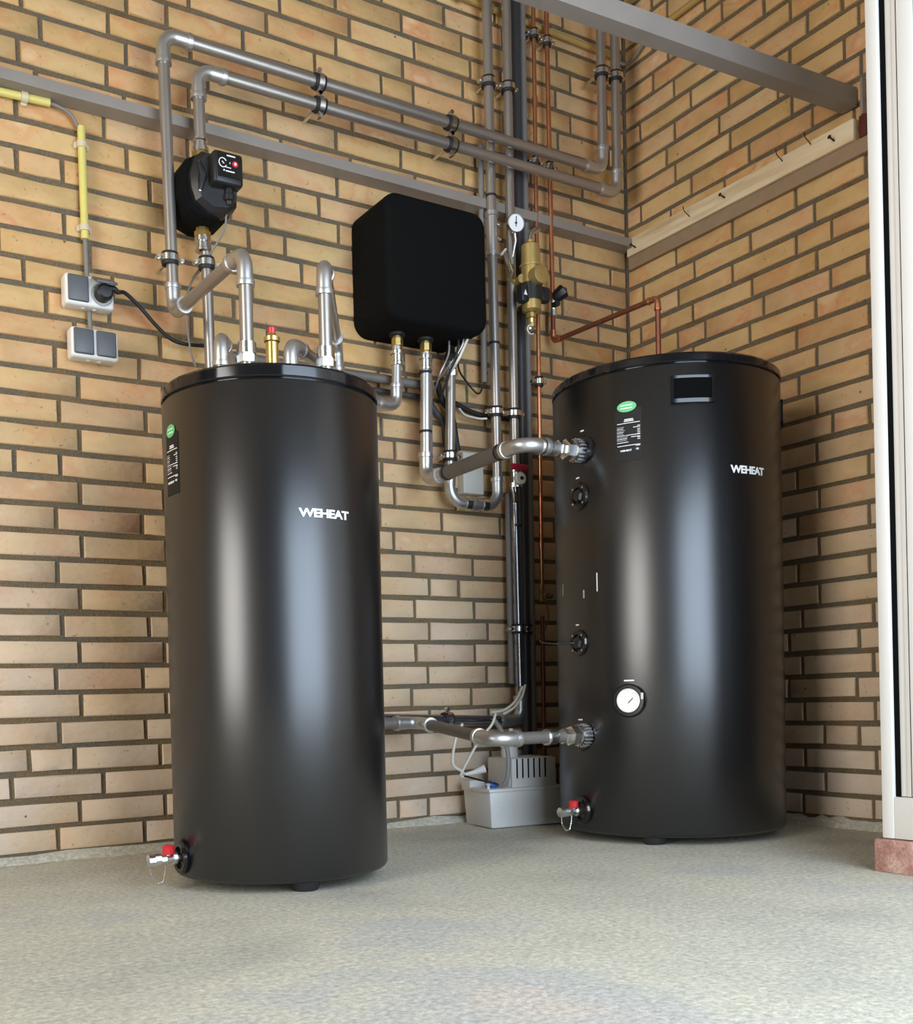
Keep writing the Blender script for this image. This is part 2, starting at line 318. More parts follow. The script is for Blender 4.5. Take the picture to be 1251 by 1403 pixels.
def brick_wall(name, table, kmax, lo, hi, place, rot, see, limit, label, slab, phase):
    w = structure(name, slab, 'mortar', label, 'wall')
    cand = []
    for k in range(-1, kmax):
        z0 = ZB + k * HC; js = joints(table.get(k, []), k, lo, hi, phase)
        for a, b in zip(js, js[1:]):
            if b - a < .03: continue
            cand.append((k, (a + b) / 2, b - a - .0105, z0 + HC / 2))
    stuff = MB(); n = 0
    def shown(c, z, wd):
        x, y = project(place(c, z)); hw = abs(project(place(c + wd / 2, z))[0] - x)
        return -hw < x < 1251 + hw and -18 < y < 1240 and see(x, y)
    cand.sort(key=lambda q: -abs(project(place(q[1] + q[2] / 2, q[3]))[0] - project(place(q[1] - q[2] / 2, q[3]))[0]) if shown(q[1], q[3], q[2]) else 1e6)
    print('shown', name, sum(shown(q[1], q[3], q[2]) for q in cand))
    for k, c, wd, z in cand:
        P = place(c, z); x, y = project(P)
        vis = shown(c, z, wd)
        var = random.randrange(4); me, ww = brick_data(wd, var); s = wd / ww
        loc = Vector(P) + Vector((0, 0, random.uniform(-.0008, .0008)))
        ang = random.uniform(-.004, .004)
        if vis and n < limit:
            n += 1; o = bpy.data.objects.new('brick', me); C.objects.link(o); o.parent = w
            o.matrix_parent_inverse = Matrix.Identity(4)
            o.location = loc - w.location; o.rotation_euler = (0, ang if rot == 0 else 0, rot); o.scale = (s, 1, 1)
            if rot: o.rotation_euler = (0, 0, rot)
        else:
            m = Matrix.Translation(loc) @ Matrix.Rotation(rot, 4, 'Z') @ Matrix.Diagonal((s, 1, 1, 1))
            stuff.add([m @ v.co for v in me.vertices], [tuple(p.vertices) for p in me.polygons])
    if stuff.v:
        o = stuff.build('brickwork', 'brick', w, 50); o['kind'] = 'stuff'
    print(name, 'bricks', n, 'rest', len(cand) - n)
    return w
random.seed(21)
JR = .0
def see_back(x, y):
    if 245 < x < 500 and 540 < y < 1185: return False
    if 785 < x: return x < 900 and not (y > 560)
    return not (520 < x < 645 and 300 < y < 420) and y < 1215
brick_wall('wall_back', BK, 42, -4.2, -.002, lambda c, z: Vector((c, 0, z)), 0, see_back, 300, 'back wall of yellow and orange brick behind both tanks', MB().box((-2.65, .07, 1.35), (5.3, .14, 2.7)), (.2, .45))
brick_wall('wall_right', RK, 42, -1.9, -.008, lambda c, z: Vector((0, c, z)), -PI / 2, lambda x, y: x < 1225 and x > 850 and not (870 < x < 1055 and y > 520), 300, 'right wall of yellow brick behind the right tank', MB().box((.07, -1.5, 1.35), (.14, 3.1, 2.7)), (.93, .63))

# ---------------------------------------------------------------- steel angle beams
def angle_beam(name, p0, p1, out, up, tk, leg, label):
    """L section from p0 to p1: flat flange (width out) below, upright flange (height up)"""
    p0 = Vector(p0); p1 = Vector(p1); d = (p1 - p0).normalized(); L_ = (p1 - p0).length
    y = Vector((0, 0, 1)).cross(d).normalized(); z = d.cross(y)
    m = Matrix(((y.x, z.x, d.x, p0.x), (y.y, z.y, d.y, p0.y), (y.z, z.z, d.z, p0.z), (0, 0, 0, 1)))
    t = thing(name, p0, label, 'beam')
    mb = MB(); mb.prism([(-out / 2, 0), (out / 2, 0), (out / 2, tk), (-out / 2, tk)], 0, L_, m); mb.build('flat_flange', 'beam', t)
    mb = MB(); x0, x1 = (-out / 2, -out / 2 + tk); mb.prism([(x0, tk), (x1, tk), (x1, up), (x0, up)], 0, L_, m); mb.build('upright_flange', 'beam', t)
    return t
tb = angle_beam('steel_angle_beam', (-4.6, -.031, 1.762), (-.012, -.031, 1.762), .05, .026, .004, 1, 'long grey steel angle fixed along the brick back wall')
random.seed(5)
nb0, nb1 = at_z(840, 54, 1.8267), Vector((0, -.7767, 1.8267))
dn = (nb1 - nb0).normalized(); off = Vector((0, -.034, 0))
angle_beam('steel_angle_beam', nb1 - dn * 4.9 + off, nb1 - dn * .01 + off, .042, .046, .005, 1, 'grey steel angle crossing the room in front of the pipes up to the white frame')

# ---------------------------------------------------------------- pipework
def elbow(mb, p, d0, d1, r, rb):
    th = d0.angle(d1); t = rb * math.tan(th / 2); s = r * 2.6
    a = p - d0 * t; b = p + d1 * t; n = d0.cross(d1).normalized(); c = a + n.cross(d0) * rb
    pts = []; rad = []
    def sock(base, d, sg):
        q = [(s, 1.13), (s * .99, 1.36), (s * .8, 1.40), (s * .68, 1.36), (s * .66, 1.2), (s * .3, 1.2), (0, 1.16)]
        return [(base + d * x * sg, k * r) for x, k in (q if sg < 0 else q[::-1])]
    for P, R_ in sock(a, d0, -1): pts.append(P); rad.append(R_)
    N = 9
    for i in range(1, N):
        pts.append(c + Quaternion(n, th * i / N) @ (a - c)); rad.append(1.14 * r)
    for P, R_ in sock(b, d1, 1): pts.append(P); rad.append(R_)
    mb.sweep(pts, rad, 20); return t, s
def run(name, pts, r, m, label, cat='pipe', em='steel', rb=None, group=None, ties=(), plain=False):
    pts = [Vector(p) for p in pts]; rb = rb or r * 2.5
    t = thing(name, pts[0], label, cat, group)
    starts = [0.] * len(pts)
    for i in range(1, len(pts) - 1):
        d0 = (pts[i] - pts[i - 1]).normalized(); d1 = (pts[i + 1] - pts[i]).normalized()
        if plain:
            pass
        mb = MB(); tt, s = elbow(mb, pts[i], d0, d1, r * (.93 if plain else 1), rb); mb.build('elbow', em, t, 35); starts[i] = tt
    for i in range(len(pts) - 1):
        d = (pts[i + 1] - pts[i]).normalized(); a = pts[i] + d * starts[i]; b = pts[i + 1] - d * starts[i + 1]
        if (b - a).length > .005: MB().sweep([a, a.lerp(b, .5), b], r, 20).build('tube', m, t, 60)
    for p, ax, rr in ties:
        MB().lathe([(-.003, rr), (-.003, rr + .002), (.003, rr + .002), (.003, rr)], p, ax, 20, False).build('cable_tie', 'rubber', t)
    return t
def cable(name, pts, r, m, label, cat='cable', sub=8, group=None, seg=8):
    P = [Vector(p) for p in pts]; Q = [P[0] * 2 - P[1]] + P + [P[-1] * 2 - P[-2]]; out = []
    for i in range(1, len(Q) - 2):
        for k in range(sub):
            u = k / sub; a, b, c, d = Q[i - 1], Q[i], Q[i + 1], Q[i + 2]
            out.append(.5 * ((2 * b) + (c - a) * u + (2 * a - 5 * b + 4 * c - d) * u * u + (3 * b - a - 3 * c + d) * u ** 3))
    out.append(P[-1]); o = MB().sweep(out, r, seg).build(name, m, None, 60)
    return tag(o, label, cat, group) if label else o
def clamp(p, axis, r, label, wall=(0, 1, 0), ear=(1, 0, 0), length=None, group=None):
    p = Vector(p); ax = Vector(axis).normalized(); ear = Vector(ear).normalized(); wall = Vector(wall)
    t = thing('pipe_clamp', p, label, 'clamp', group)
    MB().lathe([(-.0145, r - .001), (-.0145, r + .0055), (-.0075, r + .0065), (.0075, r + .0065), (.0145, r + .0055), (.0145, r - .001)], p, ax, 24, False).build('rubber_lining', 'rubber', t)
    MB().lathe([(-.0072, r + .0045), (-.0072, r + .0088), (.0072, r + .0088), (.0072, r + .0045)], p, ax, 24, False).build('band', 'chrome', t)
    for s in (-1, 1):
        c = p + ear * s * (r + .0145); side = ear.cross(ax)
        MB().lathe([(-.009, .0001), (-.009, .006), (.004, .006), (.004, .004), (.009, .004)], c, side, 10).build('screw', 'chrome', t)
    if length:
        w = wall.normalized(); MB().sweep([p + w * (r + .006), p + w * length * .5, p + w * length], .0045, 8).build('stud', 'chrome', t)
    return t
RP = .0142
def slide(P, off=.096):       # same line of sight, `off` metres in front of the back wall
    P = Vector(P); return CP + (P - CP) * ((2.5218 - off) / (2.5218 - .064))
X_, Y_, Z_ = Vector((1, 0, 0)), Vector((0, 1, 0)), Vector((0, 0, 1))
# run A: left tank, to the wall, up, along, and up to the ceiling by the corner
zA = 1.302; s1 = Vector((-1.5364, -.4706, .94))
s1 = slide(s1); s1.z = .9955; zA = slide((0, 0, zA)).z
A = run('steel_pipe', [s1, (s1.x, s1.y, zA), (slide((-1.5440, -.064, 1.3)).x, -.096, zA), slide((-1.5530, -.064, 1.965)), slide((-.1530, -.064, 1.966)), slide((-.1510, -.064, 2.72))], RP, 'pipe',
    'outer grey steel pipe rising from the left tank, uppermost of the two level runs', rb=.034)
# nut where the riser leaves the lid
def union(p, axis, r, m='chrome', name='union_nut', parent=None, ln=.034):
    a = Vector(axis).normalized(); p = Vector(p)
    mb = MB(); mb.lathe([(0, r), (0, r * 1.5), (ln * .35, r * 1.55), (ln * .38, r * 1.3), (ln * .5, r * 1.3)], p, a, 6)
    mb.lathe([(ln * .45, r), (ln * .45, r * 1.38), (ln, r * 1.32), (ln, r)], p, a, 20); return mb.build(name, m, parent, 30)
union((s1.x, s1.y, at_back(345, 499, -s1.y).z), Z_, RP, 'chrome', 'union_nut', A, .042)
# run B: pump line
Bx = -1.4520
B = run('steel_pipe', [slide((-1.440, -.064, .01)), slide((-1.4575, -.064, 1.50))], RP * .94, 'pipe', 'grey steel pipe standing behind the left tank below the black pump')
clB = run('steel_pipe', [slide((Bx - .012, -.064, 1.712)), slide((Bx - .014, -.064, 1.905)), slide((-.0960, -.064, 1.908)), slide((-.0930, -.064, 2.72))], RP, 'pipe',
    'inner grey steel pipe from the black pump top, lower of the two level runs', rb=.034)
# small steel stub pipes of the left tank
s2 = Vector((-1.3820, -.530, .9955)); e2 = Vector((-1.1100, -.085, 1.285))
r2 = run('steel_pipe', [s2, (s2.x, s2.y, 1.285), e2, (e2.x, e2.y, .75)], RP, 'pipe', 'bright steel riser on the right of the left tank lid, bending back to the wall', rb=.03)
union((s2.x, s2.y, at_back(440, 503, -s2.y).z), Z_, RP, 'chrome', 'union_nut', r2, .042)
s3 = at_back(303, 480, .47); s3.z = .9955; z3 = at_back(303, 462, .47).z
run('steel_pipe', [s3, (s3.x, s3.y, z3), (s3.x + .21, -.09, z3)], RP * .95, 'steel', 'short steel stub with a bend at the left end of the left tank lid', rb=.026)
s4 = at_back(398, 480, .50); s4.z = .9955; z4 = at_back(404, 471, .50).z
run('steel_pipe', [s4, (s4.x, s4.y, z4), (s4.x + .25, -.30, z4)], RP * .95, 'steel', 'low steel bend beside the brass air vent on the left tank lid', rb=.026)
# grey pipes along the wall behind the left tank
run('steel_pipe', [(-1.40, -.04, 1.232), (-.79, -.04, 1.234)], .0125, 'dullpipe', 'dull grey pipe running level along the wall behind the left tank lid')
run('sleeve_pipe', [(-1.30, -.03, 1.204), (-.80, -.03, 1.203)], .008, 'darkpipe', 'thin dark sleeve just below the level grey pipe behind the left tank')
# vertical K with its U bend under the hydraulic box
K = run('steel_pipe', [(-.7365, -.064, 1.285), (-.7500, -.064, .911), (-.5810, -.064, .911), (-.5850, -.064, 2.69)], RP, 'pipe',
    'steel pipe dropping from the black wall box through a U bend and up', rb=.045,
    ties=[((-.5830, -.064, 1.795), Z_, RP), ((-.5820, -.064, 1.377), Z_, RP)])
mb = MB(); p = Vector((-.5827, -.064, 1.625))
mb.lathe([(0, RP), (0, .0195), (.012, .0195), (.014, .0165), (.11, .0165), (.112, .0195), (.124, .0195), (.124, RP)], p, Z_, 20).build('check_valve', 'steel', K)
for dx in (.02,): MB().lathe([(-.01, .007), (.006, .008), (.01, .005)], p + Vector((.016, -.006, .03 + dx)), X_, 10).build('test_plug', 'chrome', K)
MB().lathe([(-.01, .007), (.006, .008), (.01, .005)], p + Vector((.016, -.006, .09)), X_, 10).build('test_plug', 'chrome', K)
# couplings in the U
for x in (-.690, -.632):
    MB().lathe([(-.009, RP), (-.009, .0195), (.009, .0195), (.009, RP)], (x, -.064, .911), X_, 20).build('coupling', 'chrome', K)
# hose connection on the box drop
MB().lathe([(0, .020), (.014, .021), (.016, .017), (.06, .017), (.066, .013)], (-.7365, -.064, 1.262), Z_, 8).build('union_nut', 'chrome', K, 30)
MB().lathe([(0, .019), (.02, .019), (.03, .013), (.05, .012)], (-.7355, -.064, 1.30), Z_, 16).build('hose_end', 'rubber', K, 30)
# vertical L with the gauge branch and red valve
Lp = run('steel_pipe', [(-.5170, -.064, 1.03), (-.5130, -.064, 2.69)], RP * .95, 'pipe', 'steel riser to the right of the K shaped clamp pair, ending at the dark red valve')
Lp['label'] = 'straight steel riser ending at the dark red lever valve'
# J below the valve to the floor level line
J = run('steel_pipe', [(-.5190, -.064, .972), (-.5150, -.064, .290), (-1.02, -.064, .312)], RP, 'blackpipe', 'shiny dark steel pipe from the red valve down and left behind the left tank', rb=.036,
    ties=[((-.516, -.064, .86), Z_, RP)])
# the red lever valve
t = thing('ball_valve', (-.5155, -.064, 1.0), 'chrome ball valve with a dark red lever on the thin riser', 'valve')
MB().lathe([(-.03, .0125), (-.03, .019), (-.018, .019), (-.016, .015), (.012, .017), (.014, .019), (.028, .019), (.03, .0125)], (-.5155, -.064, 1.0), Z_, 12).build('body', 'chrome', t, 30)
MB().box((-.526, -.098, 1.022), (.062, .008, .018), .003).build('lever', 'darkred', t)
MB().lathe([(0, .0175), (.003, .0185), (.012, .0185), (.015, .016)], (-.5185, -.081, .992), -Y_, 20).build('dial', 'cream', t)
MB().lathe([(0, .0055), (.004, .005)], (-.5185, -.0955, .992), -Y_, 10).build('dial_screw', 'black', t)
MB().sweep([(-.545, -.085, .965), (-.538, -.085, .945), (-.528, -.075, .93), (-.52, -.066, .925)], .006, 10).build('drain_spout', 'chrome', t)
# H1, H2 below the box
H1 = run('steel_pipe', [(-.925, -.085, 1.325), (-.932, -.085, 1.150), (-1.06, -.10, 1.150)], RP * .95, 'steel', 'short steel pipe under the black wall box, turning left behind the left tank', rb=.026)
xh, zd = -.842, .9585
H2 = run('steel_pipe', [(-.833, -.085, 1.305), (xh, -.085, zd), (-.862, -.537, .9585), (-.715, -.537, .9585)][:2] + [(-.866, -.537, zd), (-.715, -.537, zd)], RP * 1.08, 'steel',
    'thick pipe from the black wall box diagonally to the right tank upper port', rb=.036,
    ties=[((-.8365, -.085, 1.253), Z_, RP * 1.08), ((-.8395, -.085, 1.092), Z_, RP * 1.08)])
p0 = Vector((xh, -.085, zd)); p1 = Vector((-.866, -.537, zd)); dd = (p1 - p0).normalized()
MB().sweep([p0 + dd * .10, p0 + dd * .25, p1 - dd * .10], .0185, 20).build('insulation', 'dullpipe', H2)
for q in (.115, .36): MB().lathe([(-.003, .018), (-.003, .0205), (.003, .0205), (.003, .018)], p0 + dd * q, dd, 20, False).build('cable_tie', 'rubber', H2)
# low pipe: right tank lower port, left, then back to the wall line
q1 = Vector((-.972, -.537, .263)); q2 = Vector((-.893, -.105, .298))
run('steel_pipe', [(-.715, -.537, .263), q1, q2, (-1.30, -.105, .298)], RP * 1.05, 'dullpipe', 'low grey pipe from the right tank lower port to behind the left tank', rb=.034)
bpy.data.objects[-1] if False else None
# dark sleeves and grey conduits on the wall
run('sleeve_pipe', [(-.468, -.03, .10), (-.4525, -.03, 2.69)], .0135, 'darkpipe', 'dark sleeved pipe on the wall left of the copper pipes')
run('sleeve_pipe', [(-.4395, -.03, .10), (-.4265, -.03, 2.69)], .0095, 'conduit', 'thin grey pipe on the wall just left of the copper pipes')
run('grey_conduit', [(-.531, -.045, .40), (-.531, -.045, .955)], .0085, 'conduit', 'grey conduit strapped to the left of the shiny dark pipe')
run('grey_conduit', [(-.602, -.038, 1.27), (-.598, -.038, 1.95)], .0085, 'conduit', 'grey conduit strapped beside the steel riser at the right of the black wall box')
run('grey_conduit', [(-.812, -.06, .985), (-.806, -.06, 1.30)], .0085, 'conduit', 'grey conduit strapped behind the pipe under the black wall box')
# copper
cop1 = run('copper_pipe', [(-.4130, -.05, .685), (-.4005, -.05, 2.69)], .0062, 'copper', 'long thin copper pipe running from the ceiling down past the brass separator')
MB().lathe([(0, .0062), (0, .0085), (.03, .0085), (.03, .0062)], (-.4030, -.05, 2.10), Z_, 14).build('coupling', 'copper', cop1)
MB().lathe([(0, .0062), (0, .0085), (.02, .0085), (.02, .0062)], (-.4125, -.05, .80), Z_, 14).build('coupling', 'copper', cop1)
zc = 1.4215
cop2 = run('copper_pipe', [(-.3505, -.05, 1.535), (-.3540, -.05, 2.69)], .0072, 'copper', 'right hand copper pipe running from the ceiling down to the black knob valve')
cop3 = run('copper_pipe', [(-.3500, -.05, 1.52), (-.3515, -.05, zc), (-.3270, -.451, zc), (-.3270, -.451, 1.155)], .0072, 'oldcopper', 'copper pipe from the black knob valve to the top of the right tank', em='copper', rb=.014)
t = run('brown_pipe', [(-.4180, -.05, .10), (-.4140, -.05, .60)], .0062, 'oldcopper', 'dull brown thin pipe beside the right tank below the copper pipe end')
t = thing('pressure_fitting', (-.413, -.05, .67), 'small brass fitting at the lower end of the long copper pipe', 'fitting')
MB().lathe([(-.03, .006), (-.03, .009), (-.01, .009), (-.008, .007), (.0, .007), (.002, .0095), (.018, .0095), (.018, .006)], (-.413, -.05, .675), Z_, 8).build('body', 'brass', t, 30)
MB().lathe([(0, .004), (.012, .004), (.013, .009), (.026, .009)], (-.406, -.053, .66), X_, 10).build('side_port', 'blackpipe', t, 30)
# black knob valve on copper
t = thing('knob_valve', (-.349, -.05, 1.53), 'black knob valve on the right hand copper pipe', 'valve')
MB().lathe([(-.03, .008), (-.03, .0115), (-.012, .0115), (-.010, .009), (.006, .012), (.016, .012), (.018, .0085)], (-.349, -.05, 1.527), Z_, 10).build('body', 'chrome', t, 30)
kd = Vector((.55, -.5, .55)).normalized(); MB().lathe([(0, .012), (.008, .018), (.03, .022), (.036, .022), (.04, .017), (.041, .006), (.046, .005)], Vector((-.352, -.058, 1.545)), kd, 8).build('knob', 'black', t, 30)
MB().lathe([(0, .009), (.02, .009)], (-.352, -.056, 1.527), -Y_, 12).build('bonnet', 'black', t)

# ---------------------------------------------------------------- clamps
ZA = lambda x: 1.9655
ZB = lambda x: 1.9065
clamp(slide((-1.5500, -.064, 1.4325)), Z_, RP, 'chrome pipe clamp round the leftmost vertical pipe above its lower bend', length=.094)
clamp(slide((-1.4567, -.064, 1.4388)), Z_, RP * .94, 'chrome pipe clamp just below the black pump', length=.094)
clamp((-.5840, -.064, 2.1145), Z_, RP, 'chrome pipe clamp high on the left of the two tall steel risers', length=.062)
clamp((-.5145, -.064, 2.118), Z_, RP * .95, 'chrome pipe clamp high on the right of the two tall steel risers', length=.062)
clamp((-.5817, -.064, 1.181), Z_, RP, 'pipe clamp at half height on the left one of the two steel risers', length=.062)
clamp((-.5165, -.064, 1.183), Z_, RP * .95, 'pipe clamp at half height on the right one of the two steel risers', length=.062)
clamp((-.7450, -.064, 1.039), Z_, RP, 'pipe clamp beside the top of the small white junction box', length=.062)
clamp((-.4635, -.032, .560), Z_, .0135, 'chrome pipe clamp low on the dark sleeved pipe by the right tank', length=.03, ear=(1, 0, 0))
clamp((-.5165, -.064, .559), Z_, RP, 'chrome pipe clamp low on the shiny dark pipe', length=.062)
clamp((-.775, -.064, .3025), X_, RP, 'chrome pipe clamp on the low level pipe between the tanks', ear=Z_, length=.062)
clamp(slide((-.152, -.064, 2.262)), Z_, RP, 'chrome pipe clamp on the left vertical pipe near the corner', length=.094)
clamp(slide((-.0945, -.064, 2.265)), Z_, RP, 'chrome pipe clamp on the right vertical pipe near the corner', length=.094)
for cx_, cy_, lab_ in ((823, 4, 'pipe clamp on the left corner riser, just above the crossing steel angle'), (849, 14, 'pipe clamp on the right corner riser, just above the crossing steel angle')):
    q_ = at_back(cx_, cy_, .096); clamp((slide((-.151, -.064, 0)).x if 'left' in lab_ else slide((-.0935, -.064, 0)).x, -.096, q_.z), Z_, RP, lab_, length=.094)
for (x, za, zb, wh) in ((-1.1325, ZA(-1.1325), ZB(-1.1325), 'left'), (-.718, ZA(-.718), ZB(-.718), 'right')):
    for z, w2 in ((za, 'upper'), (zb, 'lower')):
        clamp(slide((x, -.064, z)), X_, RP, 'pipe clamp on the %s of the two level pipes, %s hanger pair' % (w2, wh), ear=Z_, length=.094 if z == zb else None)
for (x, z, lab) in ((-.4020, 2.3125, 'small clamp high on the left copper pipe'), (-.3530, 2.305, 'small clamp high on the right copper pipe'),
                    (-.4045, 1.940, 'small clamp on the left copper pipe behind the level pipes'), (-.3520, 1.936, 'small clamp on the right copper pipe behind the level pipes'), (-.4090, 1.294, 'small clamp on the copper pipe beside the right tank lid')):
    clamp((x, -.05, z), Z_, .0068, lab, length=.048)
print('pipes done')
# ---------------------------------------------------------------- tanks
def on_cyl(q, az, z, dr=0):
    a = math.radians(az); return Vector((q[0] + (q[2] + dr) * math.cos(a), q[1] + (q[2] + dr) * math.sin(a), z))
def rad_dir(az): a = math.radians(az); return Vector((math.cos(a), math.sin(a), 0))
def patch(mb, q, az0, az1, z0, z1, d0, d1, n=8):
    """curved slab on the cylinder between radii r+d0 and r+d1"""
    v = []; f = []
    for i in range(n + 1):
        a = az0 + (az1 - az0) * i / n
        v += [on_cyl(q, a, z0, d0), on_cyl(q, a, z0, d1), on_cyl(q, a, z1, d1), on_cyl(q, a, z1, d0)]
    for i in range(n):
        for k in range(4): a = i * 4 + k; b = i * 4 + (k + 1) % 4; f.append((a, b, b + 4, a + 4))
    f += [(0, 1, 2, 3), (n * 4 + 3, n * 4 + 2, n * 4 + 1, n * 4)]
    mb.add(v, f); return mb
def disc_patch(mb, q, az, z, wa, hz, d, n=20, rot=0):
    v = [on_cyl(q, az, z, d)]; f = []
    for k in range(n):
        t = 2 * PI * k / n; v.append(on_cyl(q, az + wa * math.cos(t), z + hz * math.sin(t), d))
    for k in range(n): f.append((0, 1 + k, 1 + (k + 1) % n))
    mb.add(v, f); return mb
def lettering(name, text, q, az, z, width, height, d, m, parent, bold=.034):
    cu = bpy.data.curves.new(name, 'FONT'); cu.body = text; cu.align_x = 'CENTER'; cu.align_y = 'CENTER'; cu.offset = bold; cu.extrude = .02; cu.resolution_u = 3; cu.space_character = .93
    o = bpy.data.objects.new(name, cu); C.objects.link(o); dg = bpy.context.evaluated_depsgraph_get()
    me = bpy.data.meshes.new_from_object(o.evaluated_get(dg)); bpy.data.objects.remove(o); bpy.data.curves.remove(cu)
    xs = [v.co.x for v in me.vertices]; ys = [v.co.y for v in me.vertices]
    sx = width / (max(xs) - min(xs)); sy = height / (max(ys) - min(ys)); mx = (max(xs) + min(xs)) / 2; my = (max(ys) + min(ys)) / 2
    for v in me.vertices:
        a = az + math.degrees((v.co.x - mx) * sx / q[2]); dd = d + (.0006 if v.co.z > 0 else 0)
        v.co = on_cyl(q, a, z + (v.co.y - my) * sy, dd)
    me.materials.clear(); me.materials.append(M[m]); me.name = name
    r = bpy.data.objects.new(name, me); C.objects.link(r); put(r, parent); return r
def tank(q, zb, zs, zt, label, feet):
    t = thing('hot_water_tank', (q[0], q[1], 0), label, 'tank'); c = (q[0], q[1], 0); r = q[2]
    MB().lathe([(zb, r * .5), (zb, r - .012), (zb + .003, r - .004), (zb + .010, r), (zs - .004, r), (zs, r - .003), (zs, r * .5)], c, Z_, 128).build('body', 'tank', t, 50)
    MB().lathe([(zs - .001, r * .5), (zs - .001, r - .005), (zs + .003, r - .005), (zs + .003, r - .0005), (zs + .005, r + .0015), (zt - .007, r + .0005), (zt - .002, r - .004), (zt, r - .011), (zt, r * .4)], c, Z_, 128).build('lid', 'lid', t, 30)
    for az in feet:
        p = Vector(c) + rad_dir(az) * (r - .045); p.z = 0
        MB().lathe([(0, .024), (.004, .027), (zb + .002, .031)], p, Z_, 20).build('foot', 'rubber', t, 30)
    return t
def port(q, az, z, parent, r=.03, m='rubber', plug=True):
    p = on_cyl(q, az, z, -.003); a = rad_dir(az)
    ring = MB().lathe([(0, r * 1.05), (.005, r * 1.12), (.008, r), (.008, r * .72), (.003, r * .68), (.002, .001)], p, a, 24, False).build('port_ring', 'lid', parent, 30)
    s = a.cross(Z_)
    if plug:
        mb = MB(); mb.lathe([(0, r * .6), (.010, r * .55), (.014, r * .45), (.015, 0.001)], p, a, 6); mb.build('plug', 'black', ring, 30)
        for k in range(4):
            t = PI / 4 + k * PI / 2; MB().lathe([(0, .003), (.0095, .003), (.0105, .001)], p + (s * math.cos(t) + Z_ * math.sin(t)) * r * .86, a, 8).build('bolt', 'chrome', ring, 30)
    return ring
def tick(q, az, z, w, h, parent, m='print', name='port_mark'):
    mb = MB(); patch(mb, q, az - w / 2, az + w / 2, z - h / 2, z + h / 2, .0002, .0008, 3); return mb.build(name, m, parent)
LT = (-1.5124, -.5251, .2197); RT = (-.3999, -.5363, .2831)
left = tank(LT, .020, .9650, .9950, 'left black hot water tank with many pipes rising from its lid', (-101, 19, 139))
right = tank(RT, .020, 1.1280, 1.1545, 'taller right black tank with a round white dial on its front', (-145, -25, 95))
# thin shadow gap under the lid is part of the lid profile; lettering
lettering('brand_lettering', 'WEHEAT', LT, -88.6, .7165, .109, .0165, .0004, 'print', left)
lettering('brand_lettering', 'WEHEAT', RT, -93.6, .8815, .107, .0185, .0004, 'print', right)
def sticker(q, az, ztop, parent, label, wdeg, hh, side):
    m = MB(); patch(m, q, az - wdeg / 2, az + wdeg / 2, ztop - hh, ztop, .0002, .0007, 8); s = m.build('rating_label', 'stickerblack', parent)
    zc = ztop + .009
    m = MB(); disc_patch(m, q, az - wdeg * .05, zc - .004, wdeg * .36, .0125, .0012); g = m.build('round_sticker', 'green', parent); g['label'] = 'oval green sticker'
    for dz in (.0035, -.0035):
        m = MB(); patch(m, q, az - wdeg * .28, az + wdeg * .16, zc - .004 + dz - .001, zc - .004 + dz + .001, .0013, .0016, 4); m.build('sticker_print', 'print', g)
    rnd = random.Random(4); f = lambda u0, u1, v, h, mt='print': patch(MB(), q, az + wdeg * u0, az + wdeg * u1, ztop - v * hh - h / 2, ztop - v * hh + h / 2, .0008, .0011, 4).build('print_line', mt, s)
    f(-.14, .18, .205, .0022); f(-.16, .20, .235, .0022); f(-.42, .42, .275, .0013)
    for i in range(9):
        v = .345 + i * .032
        f(-.43, -.43 + rnd.uniform(.22, .42), v, .0012, 'print' if i % 2 else 'greyprint')
        if i not in (1, 6): f(.33, .43, v, .0012)
    f(.18, .43, .37, .0012); f(-.1, .43, .51, .0012); f(.1, .43, .55, .0012); f(-.43, .0, .64, .0012); f(-.42, .43, .705, .0013); f(.26, .43, .725, .0012)
    lettering('brand_line', 'WEHEAT', q, az - wdeg * .10, ztop - .80 * hh, .0215 * wdeg / 10, .0042, .0009, 'print', s, .03)
    lettering('mark', 'CE', q, az + wdeg * .32, ztop - .79 * hh, .0065, .004, .0009, 'print', s)
    return s
sticker(RT, -152.6, 1.0345, right, '', 13.2, .122, 1)
sticker(LT, -176.5, .9135 - .024, left, '', 14.5, .118, -1)
# ports of the right tank
for az, z, plug in ((-178.0, .9625, False), (178.0, .8514, True), (175.5, .4912, True), (176.5, .2560, False)):
    port(RT, az, z, right, .030, plug=plug)
    if plug or z > .3: tick(RT, az - 1, z + .045, 2.4, .0035, right)
tick(RT, 175.5, .2560 + .045, 3.2, .0035, right)
tick(RT, 178 - 18, .63, .5, .03, right, 'greyprint'); tick(RT, -171, .635, .5, .045, right, 'print'); tick(RT, 180, .61, .8, .02, right, 'greyprint')
